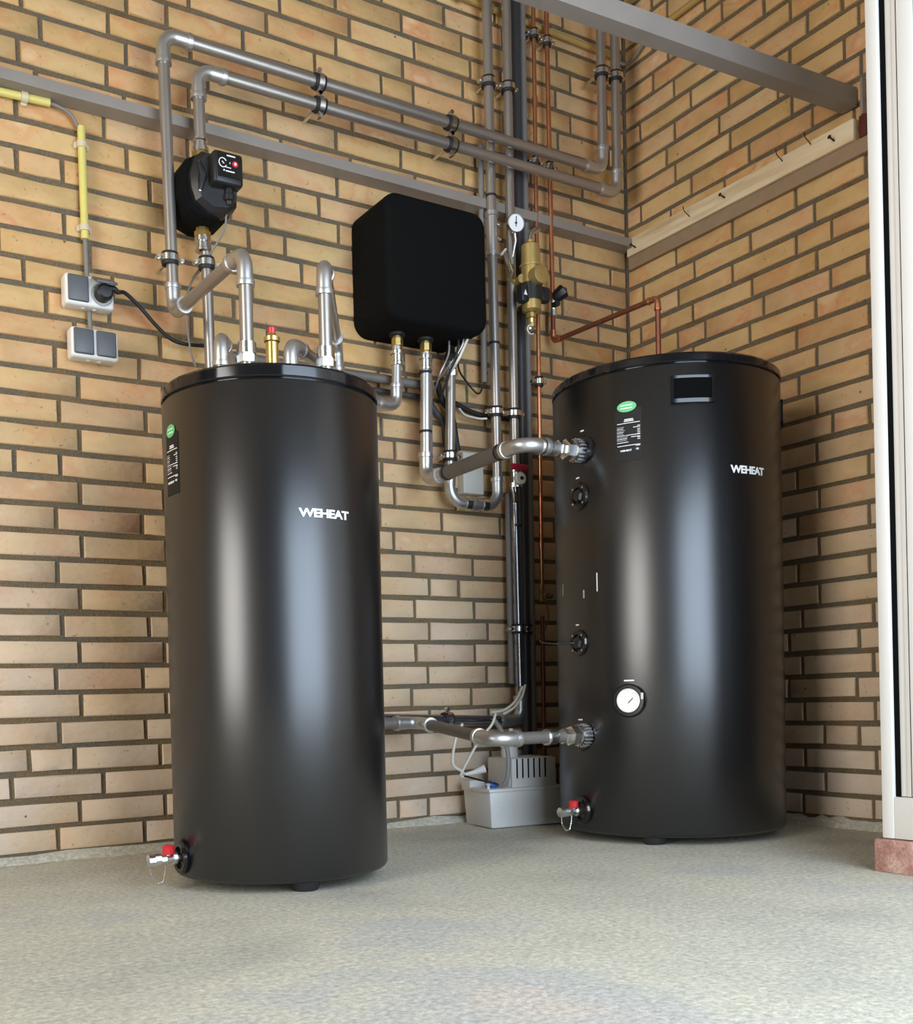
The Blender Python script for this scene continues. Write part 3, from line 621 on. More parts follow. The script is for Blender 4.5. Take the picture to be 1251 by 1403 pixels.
# unions where the pipes meet the ports (one thing each, screwed to the tank)
for z, yy, lab in ((.9585, -.537, 'ribbed chrome union at the upper port of the right tank'), (.263, -.537, 'ribbed chrome union at the lower port of the right tank')):
    t = thing('pipe_union', (-.70, yy, z), lab, 'fitting')
    p = Vector((-.685, yy, z)); mb = MB()
    for k in range(18):
        a = 2 * PI * k / 18; mb.box((-.697, yy + .0275 * math.cos(a), z + .0275 * math.sin(a)), (.020, .0035, .0035))
    mb.lathe([(-.03, .019), (-.03, .026), (-.004, .0265), (0, .025)], p, X_, 28); mb.build('ribbed_nut', 'chrome', t, 30)
    MB().lathe([(-.075, .0165), (-.075, .020), (-.071, .021), (-.066, .018), (-.055, .018), (-.053, .025), (-.033, .0255), (-.030, .02)], p, X_, 6).build('hex_nut', 'chrome', t, 30)
    MB().lathe([(-.13, .015), (-.13, .0185), (-.126, .0205), (-.119, .0205), (-.115, .0185), (-.098, .0185), (-.096, .015)], p, X_, 24).build('coupling', 'chrome', t, 30)
# temperature dial
az = -154.3; p = on_cyl(RT, az, .3465, -.006); a = rad_dir(az); sd = Vector((-a.y, a.x, 0))
MB().lathe([(0, .040), (.012, .040), (.016, .037), (.016, .030), (.010, .029)], p, a, 40, False).build('dial_ring', 'lid', right, 30)
g = MB().lathe([(.006, .001), (.013, .0275), (.017, .0285), (.018, .0265), (.016, .0255), (.016, .001)], p, a, 36, False).build('dial', 'dial', right, 30); g['label'] = 'round white temperature dial'
mb = MB()
for k in range(9):
    t = math.radians(-30 + k * 30); mb.box((0, 0, 0), (.0007, .0005, .004), 0, Matrix.Translation(p + a * .0165 + (sd * math.cos(t) + Z_ * math.sin(t)) * .020) @ Matrix.Rotation(math.atan2(a.y, a.x) + PI / 2, 4, 'Z') @ Matrix.Rotation(-t + PI / 2, 4, 'Y'))
mb.build('dial_marks', 'greyprint', g)
MB().sweep([p + a * .0175 + Z_ * -.006, p + a * .0175 + sd * .012 + Z_ * .006], .0009, 6).build('needle', 'black', g)
MB().box((0, 0, 0), (.006, .003, .016), .001, Matrix.Translation(p + a * .018 + sd * .0345 + Z_ * .010) @ Matrix.Rotation(math.atan2(a.y, a.x) + PI / 2, 4, 'Z')).build('latch', 'cream', right)
tick(RT, az - .2, .3465 + .0475, 5.0, .0032, right, 'print', 'dial_mark')
# grips: raised frame round a black patch that paints the shade of a recess
def grip(q, az, z, wd, h, parent):
    mb = MB(); fr = .005; fa = math.degrees(.006 / q[2])
    patch(mb, q, az - wd / 2, az + wd / 2, z + h / 2 - .006, z + h / 2, -.002, fr, 8); patch(mb, q, az - wd / 2, az + wd / 2, z - h / 2, z - h / 2 + .009, -.002, fr, 8)
    patch(mb, q, az - wd / 2, az - wd / 2 + fa, z - h / 2, z + h / 2, -.002, fr, 2); patch(mb, q, az + wd / 2 - fa, az + wd / 2, z - h / 2, z + h / 2, -.002, fr, 2)
    g = mb.build('grip_frame', 'lid', parent, 30)
    mb = MB(); patch(mb, q, az - wd / 2 + fa, az + wd / 2 - fa, z - h / 2 + .009, z + h / 2 - .006, .0003, .001, 6); mb.build('grip_shade_patch', 'gap', g)
grip(RT, -122.5, 1.0655, 20, .062, right); grip(RT, -46, 1.052, 17, .06, right)
# drain cocks (screwed in the tanks)
def drain(q, az, z, parent, ln=.05):
    p = on_cyl(q, az, z, -.002); a = rad_dir(az); s = a.cross(Z_)
    MB().lathe([(0, .033), (.006, .035), (.010, .030), (.010, .022), (.004, .020), (.003, .001)], p, a, 24, False).build('port_ring', 'lid', parent, 30)
    d = MB().lathe([(0, .009), (.014, .009), (.015, .013), (.023, .013), (.024, .008), (.036, .008), (.037, .011), (.047, .011), (.048, .0125), (.060, .0125), (.062, .009)], p, a, 12).build('drain_cock', 'chrome', parent, 30)
    MB().lathe([(0, .005), (.010, .005)], p + a * .032, Z_, 10).build('stem', 'chrome', d)
    MB().lathe([(.008, .006), (.010, .0115), (.024, .0125), (.027, .009)], p + a * .030, Z_, 10).build('handle', 'red', d, 30)
    MB().lathe([(0, .0125), (.012, .0125), (.013, .010)], p + a * .060, a, 10).build('cap', 'chrome', d, 30)
    pts = [p + a * .068 + Z_ * -.008, p + a * .066 + Z_ * -.030, p + a * .055 + Z_ * -.046, p + a * .043 + Z_ * -.044, p + a * .038 + Z_ * -.026, p + a * .036 + Z_ * -.008]
    mb = MB()
    for i in range(len(pts) - 1):
        for k in range(3):
            u = pts[i].lerp(pts[i + 1], k / 3); w = pts[i].lerp(pts[i + 1], (k + .8) / 3); mb.sweep([u, w], .0011 if k % 2 else .0016, 6)
    mb.build('chain', 'steel', d)
drain(LT, 182, .062, left); drain(RT, 176, .075, right)
# air vent on the left lid
t = thing('air_vent', (-1.55, -.62, .995), 'small brass air vent with a red cap on the left tank lid', 'air vent')
vp = at_back(373, 480, .68); vx, vy = vp.x, vp.y
t.location = (vx, vy, .995)
MB().lathe([(0, .012), (.052, .012), (.054, .0155), (.062, .0155), (.064, .010), (.070, .0075)], (vx, vy, .9925), Z_, 16).build('body', 'brass', t, 30)
MB().lathe([(0, .0075), (.010, .0085), (.012, .006)], (vx, vy, 1.062), Z_, 12).build('cap', 'red', t, 30)

# ---------------------------------------------------------------- circulation pump
PX, PZ = -1.4650, 1.606; PY = -.064
t = thing('circulation_pump', (PX, PY, PZ), 'black circulation pump with a red button between brass unions', 'pump')
# insulating shell: octagonal body against the wall
mb = MB(); oc = [(-.069, -.028), (-.052, -.070), (-.018, -.083), (.018, -.083), (.050, -.066), (.072, -.03), (.072, .036), (.046, .064), (.018, .074), (-.018, .074), (-.050, .058), (-.069, .022)]
def oct_solid(poly, y0, y1, s1, ox=0, oz=0):
    n = len(poly); v = [(PX + x, y0, PZ + z) for x, z in poly] + [(PX + x * s1 + ox, y1, PZ + z * s1 + oz) for x, z in poly]
    return v, [tuple(range(n)), tuple(range(2 * n - 1, n - 1, -1))] + [(i, (i + 1) % n, (i + 1) % n + n, i + n) for i in range(n)]
sh = MB(); sh.add(*oct_solid(oc, -.010, -.095, 1.0)); sh.add(*oct_solid(oc, -.095, -.115, .93)); sh.build('insulation_shell', 'foam', t, 20)
fp = [(-.050, -.020), (-.040, -.050), (-.006, -.070), (.030, -.072), (.058, -.050), (.064, .050), (.040, .062), (-.022, .068), (-.040, .050), (-.052, .012)]
n_ = len(fp); hd = MB()
hv = [(PX + x * 1.04, -.108, PZ + z * 1.04) for x, z in fp] + [(PX + x, -.128 - .010 * (x > 0), PZ + z) for x, z in fp] + [(PX + .004 + x * .84, -.140 - .012 * (x > 0), PZ + z * .86) for x, z in fp]
hf = [(k * n_ + i, k * n_ + (i + 1) % n_, (k + 1) * n_ + (i + 1) % n_, (k + 1) * n_ + i) for k in (0, 1) for i in range(n_)] + [tuple(range(2 * n_, 3 * n_)), tuple(range(n_))]
hd.add(hv, hf); hd.build('motor_head', 'black', t, 18)
MB().sweep([(PX - .034, -.141, PZ + .036), (PX - .026, -.144, PZ + .004), (PX - .034, -.141, PZ - .030)], [.005, .010, .005], 10).build('moulded_rib', 'black', t)
cb = MB().box((PX + .024, -.150, PZ + .018), (.074, .058, .076), .009, None, 3).build('control_box', 'black', t)
face = -.1795
MB().box((PX + .026, face, PZ + .022), (.060, .0012, .056), .0).build('display_panel', 'lid', cb)
mb = MB(); cx, cz = PX + .008, PZ + .026
ring = [Vector((cx + .0095 * math.cos(t2), face - .0015, cz + .0105 * math.sin(t2))) for t2 in [math.radians(a2) for a2 in range(30, 331, 20)]]
mb.sweep(ring, .0011, 6); mb.sweep([(cx + .004, face - .0015, cz - .009), (cx + .020, face - .0015, cz - .0095)], .001, 6)
mb.sweep([(cx - .002, face - .0015, cz + .003), (cx + .003, face - .0015, cz - .002)], .001, 6)
mb.box((cx + .021, face - .001, cz + .0185), (.021, .001, .0028)); mb.box((cx + .018, face - .001, cz - .0175), (.022, .001, .0026)); mb.box((cx + .018, face - .001, cz + .002), (.0015, .001, .004)); mb.lathe([(0, .0022), (.0012, .002)], (cx + .003, face, cz - .0165), -Y_, 10)
mb.build('panel_print', 'print', cb)
rb_ = MB().lathe([(0, .0075), (.002, .007)], (cx + .031, face, cz + .002), -Y_, 16).build('button', 'red', cb, 30); rb_['label'] = 'red button'
MB().box((cx + .031, face - .0024, cz + .002), (.005, .0006, .006)).build('button_mark', 'print', cb)
for z2 in (.030, -.026): MB().lathe([(0, .0042), (.003, .0036), (.0035, .001)], (PX - .034, -.1405, PZ + z2 * 1.15), -Y_, 10).build('shell_screw', 'chrome', t, 30)
MB().lathe([(0, .0115), (.02, .0115), (.022, .014), (.034, .014), (.036, .009), (.044, .008)], (PX + .034, -.152, PZ - .012), -Z_, 16).build('plug', 'black', t, 30)
# brass unions above and below
for s, z2 in ((1, .072), (-1, -.080)):
    MB().lathe([(0, .0165), (.012, .0165), (.013, .021), (.024, .021)], (PX, PY, PZ + z2), Z_ * s, 8).build('union_nut', 'brass', t, 30)
    MB().lathe([(.024, .019), (.026, .0205), (.036, .0205), (.038, .0165), (.05, .0165), (.052, .019), (.058, .019), (.06, .0145)], (PX, PY, PZ + z2), Z_ * s, 16).build('coupling', 'chrome', t, 30)
pump_root = t; delta = slide(t.location) - t.location; t.location = t.location + delta
pc_ = cable('pump_cable', [(PX + .034, -.152, PZ - .056), (PX + .034, -.13, PZ - .10), (PX + .010, -.09, PZ - .15), (PX - .012, -.045, PZ - .19), (PX - .028, -.030, PZ - .25), (PX - .020, -.030, PZ - .36), (PX - .006, -.03, PZ - .40)], .0026, 'conduit', 'thin grey cable hanging from the black pump down along the wall'); pc_.location = (delta.x, delta.y * .5, delta.z)

# ---------------------------------------------------------------- black wall box
bx0, bx1, bz0, bz1, by = -1.012, -.690, 1.345, 1.674, -.185
t = thing('hydraulic_unit', ((bx0 + bx1) / 2, 0, bz0), 'large black foam box with rounded corners on the brick wall', 'wall unit')
bm = bmesh.new(); bmesh.ops.create_cube(bm, size=1)
for v in bm.verts: v.co = Vector((v.co.x * (bx1 - bx0), v.co.y * (abs(by) - .006), v.co.z * (bz1 - bz0)))
bmesh.ops.bevel(bm, geom=[e for e in bm.edges if abs(e.verts[0].co.y - e.verts[1].co.y) > .1], offset=.042, segments=6, profile=.5, affect='EDGES')
fr = [e for e in bm.edges if e.verts[0].co.y < -.08 and e.verts[1].co.y < -.08 and len([f for f in e.link_faces if abs(f.normal.y) > .9]) == 1]
bmesh.ops.bevel(bm, geom=fr, offset=.020, segments=4, profile=.5, affect='EDGES')
bm.verts.index_update(); mb = MB(); mb.add([v.co + Vector(((bx0 + bx1) / 2, (by - .006) / 2, (bz0 + bz1) / 2)) for v in bm.verts], [[v.index for v in f.verts] for f in bm.faces]); bm.free()
mb.build('cover', 'foam', t, 25)
for x in (-.9245, -.833):
    MB().lathe([(-.01, .024), (.006, .022), (.008, .012)], (x, -.085, bz0), -Z_, 20).build('grommet', 'rubber', t, 30)
    MB().lathe([(.0, .0125), (.012, .0125), (.014, .0165), (.034, .0165), (.036, .014), (.045, .014)], (x, -.085, bz0), -Z_, 8).build('brass_nipple', 'brass', t, 30)
    MB().lathe([(.045, .0165), (.047, .0195), (.056, .0195), (.058, .0165), (.075, .0165), (.077, .0185), (.085, .0185), (.087, .0145)], (x, -.085, bz0), -Z_, 16).build('coupling', 'chrome', t, 30)
# cables below it
cables = [([(-.765, -.10, 1.36), (-.768, -.10, 1.31), (-.788, -.09, 1.26), (-.786, -.05, 1.215)], .0032, 'pipe', 'thin grey cable under the black wall box, far left of the bunch'),
          ([(-.745, -.12, 1.37), (-.755, -.125, 1.315), (-.768, -.11, 1.265), (-.770, -.06, 1.20)], .0035, 'rubber', 'black cable in the bunch under the black wall box'),
          ([(-.700, -.12, 1.385), (-.728, -.135, 1.345), (-.752, -.13, 1.295), (-.757, -.09, 1.26)], .0038, 'wire', 'pale cable leaning across the bunch under the black wall box'),
          ([(-.735, -.13, 1.37), (-.742, -.13, 1.33), (-.760, -.11, 1.29), (-.775, -.06, 1.25)], .0030, 'steel', 'second pale cable in the bunch under the black wall box'),
          ([(-.725, -.10, 1.345), (-.708, -.06, 1.295), (-.660, -.03, 1.268), (-.620, -.03, 1.238), (-.600, -.03, 1.262), (-.592, -.04, 1.30)], .0028, 'rubber', 'thin black cable looping right to the conduit end'),
          ([(-.775, -.05, 1.245), (-.748, -.035, 1.205), (-.715, -.032, 1.165), (-.700, -.03, 1.09), (-.695, -.03, 1.066)], .0095, 'rubber', 'thick black hose curving into the small white junction box'),
          ([(-.82, -.04, 1.225), (-.765, -.025, 1.17), (-.732, -.024, 1.13), (-.725, -.024, 1.00)], .009, 'darkpipe', 'dark hose running down beside the small white junction box'),
          ([(-.700, -.05, 1.18), (-.670, -.035, 1.170), (-.625, -.035, 1.165), (-.600, -.045, 1.165)], .0032, 'wire', 'white wire running to the clamps on the two risers'),
          ([(-.700, -.03, 1.20), (-.650, -.028, 1.185), (-.600, -.028, 1.178), (-.50, -.028, 1.178)], .0075, 'rubber', 'black hose passing behind the two steel risers')]
for pts, r, m, lab in cables: cable('cable', pts, r, m, lab)
t = thing('junction_box', (-.634, 0, 1.0), 'small white junction box on the wall behind the diagonal pipe', 'box')
MB().box((-.644, -.018, 1.006), (.072, .034, .118), .004).build('lid', 'cream', t)
MB().box((-.644, -.006, 1.006), (.068, .012, .114), .002).build('base', 'white', t)

# ---------------------------------------------------------------- gauge and brass separator
t = thing('pressure_gauge', (-.517, -.09, 1.7), 'small round white pressure gauge on the right steel riser', 'gauge')
gp = Vector((-.5250, -.098, 1.716)); ga = Vector((-.22, -1, -.12)).normalized(); gs = ga.cross(Z_).normalized(); gu = gs.cross(ga)
MB().lathe([(0, .018), (.004, .0265), (.016, .0265), (.019, .0245), (.017, .0235)], gp - ga * .010, ga, 32, False).build('case', 'chrome', t, 30)
g = MB().lathe([(0, .001), (.0, .0235)], gp + ga * .006, ga, 32, False).build('dial', 'print', t)
MB().sweep([gp + ga * .0072 - gu * .010, gp + ga * .0072 + gu * .018], .0012, 6).build('needle', 'black', g)
MB().lathe([(0, .0035), (.002, .003)], gp + ga * .0065, ga, 10).build('hub', 'black', g)
MB().sweep([gp - gu * .026, gp - gu * .045 + X_ * .004, gp - gu * .085 + X_ * .006 + Y_ * .015, gp - gu * .105 - X_ * .002 + Y_ * .02], .0042, 10).build('gauge_pipe', 'steel', t)
bc = Vector((-.529, -.078, 1.598)); dv = Vector((-.62, -.25, .55)).normalized()
MB().lathe([(-.014, .007), (.012, .007), (.014, .0095), (.026, .0095), (.028, .006), (.05, .006)], bc, dv, 10).build('bleed_cock', 'chrome', t, 30)
MB().sweep([bc + Vector((.012, .01, .02)), bc + Vector((.010, .005, -.02)), bc + Vector((-.002, .0, -.035))], .0085, 10).build('tee', 'chrome', t)
MB().sweep([bc + dv * .05 - dv.cross(Y_) * .014, bc + dv * .05 + dv.cross(Y_) * .014], .0038, 8).build('wing_handle', 'cream', t)
sx, sy = -.4820, -.112
t = thing('dirt_separator', (sx, sy, 1.42), 'upright brass dirt separator held by a black band', 'separator')
MB().lathe([(0, .020), (.006, .0275), (.045, .0275), (.046, .0295), (.053, .0295), (.054, .028), (.128, .028), (.128, .0325), (.134, .0325), (.136, .028), (.190, .0265), (.196, .018), (.198, .010), (.206, .010)], (sx, sy, 1.465), Z_, 32).build('body', 'satinbrass', t, 30)
MB().lathe([(-.006, .021), (0, .026), (.03, .026), (.032, .018)], (sx, sy - .018, 1.5595), -Y_, 28).build('side_cap', 'satinbrass', t, 30)
mb = MB(); mb.lathe([(0, .0285), (0, .0325), (.048, .0325), (.048, .0285)], (sx, sy, 1.497), Z_, 32); bb = mb.build('magnet_band', 'black', t, 30)
MB().box((sx + .040, sy - .004, 1.520), (.036, .030, .044), .008).build('band_clasp', 'black', bb)
MB().box((sx - .034, sy - .004, 1.512), (.030, .030, .052), .008).build('band_clasp', 'black', bb)
MB().prism([(-.006, -.007), (.006, -.007), (0, .008)], 0, .001, Matrix.Translation((sx - .037, sy - .0195, 1.511)) @ Matrix.Rotation(PI / 2, 4, 'X')).build('warning_mark', 'print', bb)
MB().sweep([(sx, sy, 1.662), (sx, sy, 1.682), (sx + .006, sy - .002, 1.694), (sx + .026, sy - .006, 1.708)], [.008, .0065, .0075, .0085], 12).build('air_vent', 'chrome', t, 30)
MB().lathe([(0, .012), (.004, .015), (.016, .015), (.018, .010), (.030, .009), (.032, .013), (.042, .013), (.044, .008), (.052, .008)], (sx - .002, sy, 1.466), -Z_, 10).build('drain_cock', 'brass', t, 30)
MB().lathe([(0, .010), (.014, .010), (.018, .006)], (sx - .01, sy - .005, 1.418), Vector((-1, -.4, -.4)), 10).build('drain_outlet', 'chrome', t, 30)
MB().sweep([Vector((sx - .020 + .013 * math.cos(a), sy - .02, 1.408 + .013 * math.sin(a))) for a in [math.radians(x) for x in range(60, 330, 25)]], .0022, 8).build('chain_ring', 'cream', t)
MB().sweep([(sx - .028, sy + .005, 1.56), (-.505, -.085, 1.56), (-.512, -.07, 1.56)], .013, 14).build('inlet', 'satinbrass', t)
MB().sweep([(sx, sy + .02, 1.51), (sx, -.05, 1.51), (sx + .004, -.035, 1.50)], .011, 14).build('wall_bracket', 'chrome', t)

# ---------------------------------------------------------------- sockets, switches, conduit
def rocker(x0, x1, z0, z1, y, parent, m='grey'):
    return MB().box(((x0 + x1) / 2, y - .003, (z0 + z1) / 2), (x1 - x0, .008, z1 - z0), .004, None, 3).build('rocker', m, parent)
def double_box(x0, x1, z0, z1, label, socket):
    t = thing('socket_outlet' if socket else 'light_switch', ((x0 + x1) / 2, 0, (z0 + z1) / 2), label, 'socket' if socket else 'switch')
    b = MB().box(((x0 + x1) / 2, -.0275, (z0 + z1) / 2), (x1 - x0, .043, z1 - z0), .007, None, 3).build('housing', 'white', t)
    MB().box(((x0 + x1) / 2, -.004, (z0 + z1) / 2), (x1 - x0 - .012, .008, z1 - z0 - .012), .002).build('back_plate', 'midgrey', t)
    xm = (x0 + x1) / 2; g = .006
    rocker(x0 + g, xm - g * .5, z0 + g * 1.2, z1 - g * .6, -.0475, t)
    if not socket: rocker(xm + g * .5, x1 - g, z0 + g * 1.2, z1 - g * .6, -.0475, t)
    for dx in (-.012, .014): MB().lathe([(0, .005), (.003, .005), (.004, .003)], (xm + dx, -.03, z0 + .001), -Z_, 10).build('cover_screw', 'cream', t, 30)
    return t, xm
t, xm = double_box(-1.7985, -1.6845, 1.2930, 1.3640, 'pale grey switch and socket box with a black plug in it', True)
sc = ((xm - 1.6845) / 2, 1.3265)
MB().lathe([(0, .0265), (.004, .0265), (.0045, .0225), (.002, .0215), (.0015, .001)], (sc[0], -.047, sc[1] - .002), -Y_, 28, False).build('socket_ring', 'midgrey', t, 30)
hm = Matrix.Translation((sc[0], -.053, 1.3590)) @ Matrix.Rotation(math.radians(-62), 4, 'X')
MB().box((0, 0, -.022), (.050, .006, .046), .0025, hm).build('hinged_cover', 'grey', t)
t2 = thing('power_plug', (sc[0], -.05, sc[1]), 'round black plug pushed in the wall socket', 'plug')
MB().lathe([(0, .019), (.012, .020), (.024, .019), (.030, .014), (.031, .001)], (sc[0], -.050, sc[1] - .003), -Y_, 24).build('plug_body', 'black', t2, 30)
MB().sweep([(sc[0] + .004, -.070, sc[1] + .006), (sc[0] + .022, -.070, sc[1] + .008), (sc[0] + .034, -.068, sc[1] + .002)], [.010, .008, .0055], 12).build('strain_relief', 'black', t2)
W2 = lambda x, y, o: at_back(x, y, o)
cable('power_cable', [(sc[0] + .032, -.068, sc[1] + .003), W2(172, 402, .055), W2(192, 421, .045), W2(212, 444, .04), W2(232, 463, .036), W2(252, 471, .034), W2(282, 474, .032), W2(298, 476, .03)], .0047, 'rubber', 'thick black power cable sagging from the wall plug to the pipes', sub=10, seg=12)
double_box(-1.7885, -1.6775, 1.1730, 1.2430, 'double grey rocker switch below the plug socket', False)
def conduit(pts, r, m, label, name='cable_conduit'): 
    return tag(MB().sweep(pts, r, 14).build(name, m, None, 40), label, 'conduit')
cv0, cv1 = W2(111, 174, .018), W2(116.5, 328, .018)
conduit([cv0, cv1], .0092, 'yellow', 'upright pale yellow conduit above the wall socket')
ch1 = W2(68, 141, .018); ch0 = W2(-60, 112, .018)
conduit([ch0, ch1], .0092, 'yellow', 'level pale yellow conduit at the far left under the steel angle')
cable('grey_cable', [ch1 - Vector((.01, 0, 0)), W2(80, 146, .02), W2(97, 157, .02), W2(108, 176, .018), cv0 - Z_ * .01], .0042, 'conduit', 'short grey cable curving between the two yellow conduits')
cable('grey_cable', [cv1 + Z_ * .01, W2(117.5, 345, .018), (-1.7385, -.018, 1.355)], .0058, 'conduit', 'grey cable end running down into the wall socket box')
cable('grey_cable', [(-1.7365, -.018, 1.30), (-1.7350, -.018, 1.27), (-1.7340, -.018, 1.235)], .0058, 'conduit', 'short grey cable between the socket and the double switch')
def saddle(p, ax, label):
    t = thing('conduit_clip', p, label, 'clip'); p = Vector(p); ax = Vector(ax); s = ax.cross(Y_)
    MB().lathe([(-.007, .0095), (-.007, .0125), (.007, .0125), (.007, .0095)], p, ax, 16, False).build('ring', 'clip', t, 30)
    MB().box(tuple(p + Y_ * .010), (.034 if abs(ax.z) > .5 else .014, .014, .014 if abs(ax.z) > .5 else .034), .002).build('base', 'clip', t)
saddle(W2(112, 199, .018), Z_, 'pale clip at the top of the upright yellow conduit')
saddle(W2(116, 313, .018), Z_, 'pale clip at the foot of the upright yellow conduit')
saddle(W2(33, 133, .018), X_, 'pale clip on the level yellow conduit at the far left')
conduit([(-.66, -.018, 2.364), (-.075, -.018, 2.362)], .009, 'tan', 'level tan conduit high on the back wall near the corner')
cable('corner_cable', [(-.09, -.02, 2.362), (-.055, -.02, 2.352), (-.022, -.035, 2.340), (-.018, -.07, 2.345), (-.018, -.12, 2.372)], .0055, 'conduit', 'grey cable bending round the room corner between the two tan conduits')
conduit([(-.018, -.13, 2.376), (-.018, -.84, 2.376)], .009, 'tan', 'level tan conduit high on the right wall')
for x, lab in ((-.655, 'brass conduit fitting at the top left of the tall risers'), (-.550, 'brass conduit fitting between the two tall risers')):
    t = thing('conduit_fitting', (x, -.03, 2.365), lab, 'fitting')
    MB().lathe([(-.018, .013), (-.018, .016), (.0, .016), (.001, .013), (.018, .013)], (x, -.022, 2.364), X_, 8).build('body', 'brass', t, 30)
    MB().lathe([(0, .009), (.022, .009), (.023, .0055), (.03, .0055)], (x, -.030, 2.362), Vector((0, -.5, -1)), 8).build('screw_outlet', 'satinbrass', t, 30)

# ---------------------------------------------------------------- board with hooks on the right wall
t = thing('coat_board', (-.014, -.42, 1.755), 'pale wooden board with screws and bent nails across the right wall', 'board')
cuts = MB(); cuts.box((-.0165, -.432, 1.766), (.023, .800, .054), .002); cuts.build('plank', 'pine', t)
MB().box((-.010, -.455, 1.7190), (.0185, .85, .038), .001).build('batten', 'shadewood', t)
for x, y in ((871, 339), (993, 271), (1143, 193)):
    p = at_right(x, y, .028); mb = MB(); d = Vector((-1, -.1, .15)).normalized()
    mb.lathe([(-.01, .0022), (.020, .0022), (.021, .0045), (.023, .0052), (.026, .002)], p, d, 10); mb.build('screw', 'nail', t, 30)
for x, y in ((945, 297), (1072, 221), (1111, 198)):
    p = at_right(x, y, .028); MB().sweep([p, p + Vector((-.028, -.004, .010)), p + Vector((-.033, -.005, .022))], .0014, 6).build('nail', 'nail', t)
t = thing('iron_bracket', (-.02, -.842, 1.76), 'dark rusty iron piece between the wooden board and the white frame', 'bracket')
MB().box((-.012, -.853, 1.765), (.022, .020, .055), .002).build('plate', 'rust', t); MB().box((-.012, -.85, 1.84), (.02, .006, .09), .001).build('upright', 'beam', t)

# ---------------------------------------------------------------- white frame of the glazed door and its sill
FX = -.54
fy = lambda x, y: at_right(x, y, .54)
sb = MB()
s0 = -1.2140
sl = thing('door_sill', (FX, s0 - .5, 0), 'reddish brick sill under the white door frame', 'sill')
nb_ = 0; yy = s0
while yy > -2.7:
    w = .205 if nb_ else .19; MB().box((FX + .05, yy - w / 2, .032), (.112, w - .008, .066), .004, None, 2).build('brick', 'sill', sl); yy -= w; nb_ += 1
MB().box((FX + .052, (s0 + yy) / 2 - .003, .030), (.104, s0 - yy - .004, .062)).build('mortar_bed', 'mortar', sl)
fr = thing('door_frame', (FX, -1.28, .067), 'tall white lacquered door frame at the right edge', 'door frame')
y_a = -1.2330
MB().box((FX + .030, y_a - .0125, 1.40), (.060, .025, 2.666), .002).build('jamb', 'frame', fr)
MB().box((FX + .034, y_a - .0295, 1.44), (.052, .010, 2.58), 0).build('dark_strip', 'gap', fr)  # narrow black strip between jamb and bead
MB().box((FX + .030, y_a - .355, .108), (.058, .66, .082), .002).build('bottom_rail', 'frame', fr)
MB().box((FX + .034, y_a - .0415, 1.44), (.046, .014, 2.58), .0015).build('stile_bead', 'frame', fr)
MB().box((FX + .032, y_a - .0710, 1.44), (.050, .042, 2.58), .0015).build('stile', 'frame', fr)
for yo, w_ in ((-.0492, .0015), (-.0935, .0022), (-.060, .0012)):
    MB().box((FX + .0335, y_a + yo, 1.44), (.0545 if yo == -.060 else .044, w_, 2.58)).build('dark_groove_strip', 'gap', fr)  # black strips colour in the shade of the seams
MB().box((FX + .032, y_a - .655, 1.44), (.050, .05, 2.58), .0015).build('stile', 'frame', fr)
MB().box((FX + .036, y_a - .362, 1.44), (.030, .538, 2.58), .001).build('door_panel', 'frame', fr)
MB().box((FX + .036, y_a - 1.18, 1.40), (.040, 1.0, 2.66), .002).build('fixed_panel', 'frame', fr)

fr.rotation_euler = (math.radians(-.62), 0, 0)
# ---------------------------------------------------------------- condensate pump on the floor
t = thing('condensate_pump', (-.615, -.10, 0), 'white plastic condensate pump box with vents and a blue knob on the floor', 'pump')
pc = Vector((-.722, -.185, 0)); ang = math.radians(-4)
pm = Matrix.Translation((-.726, -.190, 0)) @ Matrix.Rotation(math.radians(-6), 4, 'Z')
def tapered(x0, x1, y0, y1, z0, z1, tp, r=.006):
    bm = bmesh.new(); bmesh.ops.create_cube(bm, size=1)
    for v in bm.verts:
        s = 1 - (tp if v.co.z < 0 else 0)
        v.co = Vector(((x0 + x1) / 2 + v.co.x * (x1 - x0) * s, (y0 + y1) / 2 + v.co.y * (y1 - y0) * s, z0 if v.co.z < 0 else z1))
    bmesh.ops.bevel(bm, geom=bm.edges[:], offset=r, segments=2, profile=.5, affect='EDGES'); bm.verts.index_update()
    m = MB(); m.add([v.co.copy() for v in bm.verts], [[v.index for v in f.verts] for f in bm.faces], pm); bm.free(); return m
tapered(0, .250, 0, .150, .001, .102, .05).build('tank', 'white', t, 30)
MB().box((.125, .075, .105), (.256, .156, .010), .003, pm).build('rim', 'white', t)
MB().box((.02, .125, .118), (.05, .05, .024), .004, pm).build('corner_block', 'white', t)
MB().box((.150, .078, .150), (.150, .120, .082), .006, pm).build('motor_cover', 'white', t)
cv = MB().box((.150, .014, .150), (.144, .010, .080), .002, pm).build('vent_plate', 'white', t)
for k in range(6): MB().box((.094 + k * .0185, .0085, .162), (.0035, .003, .054), 0, pm).build('dark_slot_bar', 'gap', cv)  # raised black bars, the dark of the slots put into colour
MB().lathe([(0, .017), (.006, .020), (.011, .018), (.013, .001)], pm @ Vector((.035, .045, .110)), Z_, 12).build('knob', 'blue', t, 30)
MB().lathe([(0, .005), (.012, .005)], pm @ Vector((.035, .045, .12)), Z_, 8).build('knob_stem', 'blue', t, 30)
MB().lathe([(0, .024), (.030, .024), (.031, .027), (.040, .027), (.041, .022)], pm @ Vector((.115, .08, .188)), Z_, 24).build('inlet_cup', 'white', t, 30)
MB().lathe([(0, .0065), (.05, .0065)], pm @ Vector((.118, .075, .222)), Z_, 12).build('inlet_tube', 'white', t, 30)
MB().lathe([(0, .02), (.022, .02), (.023, .022), (.03, .022)], pm @ Vector((.228, .11, .11)), Z_, 16).build('side_cap', 'cream', t, 30)
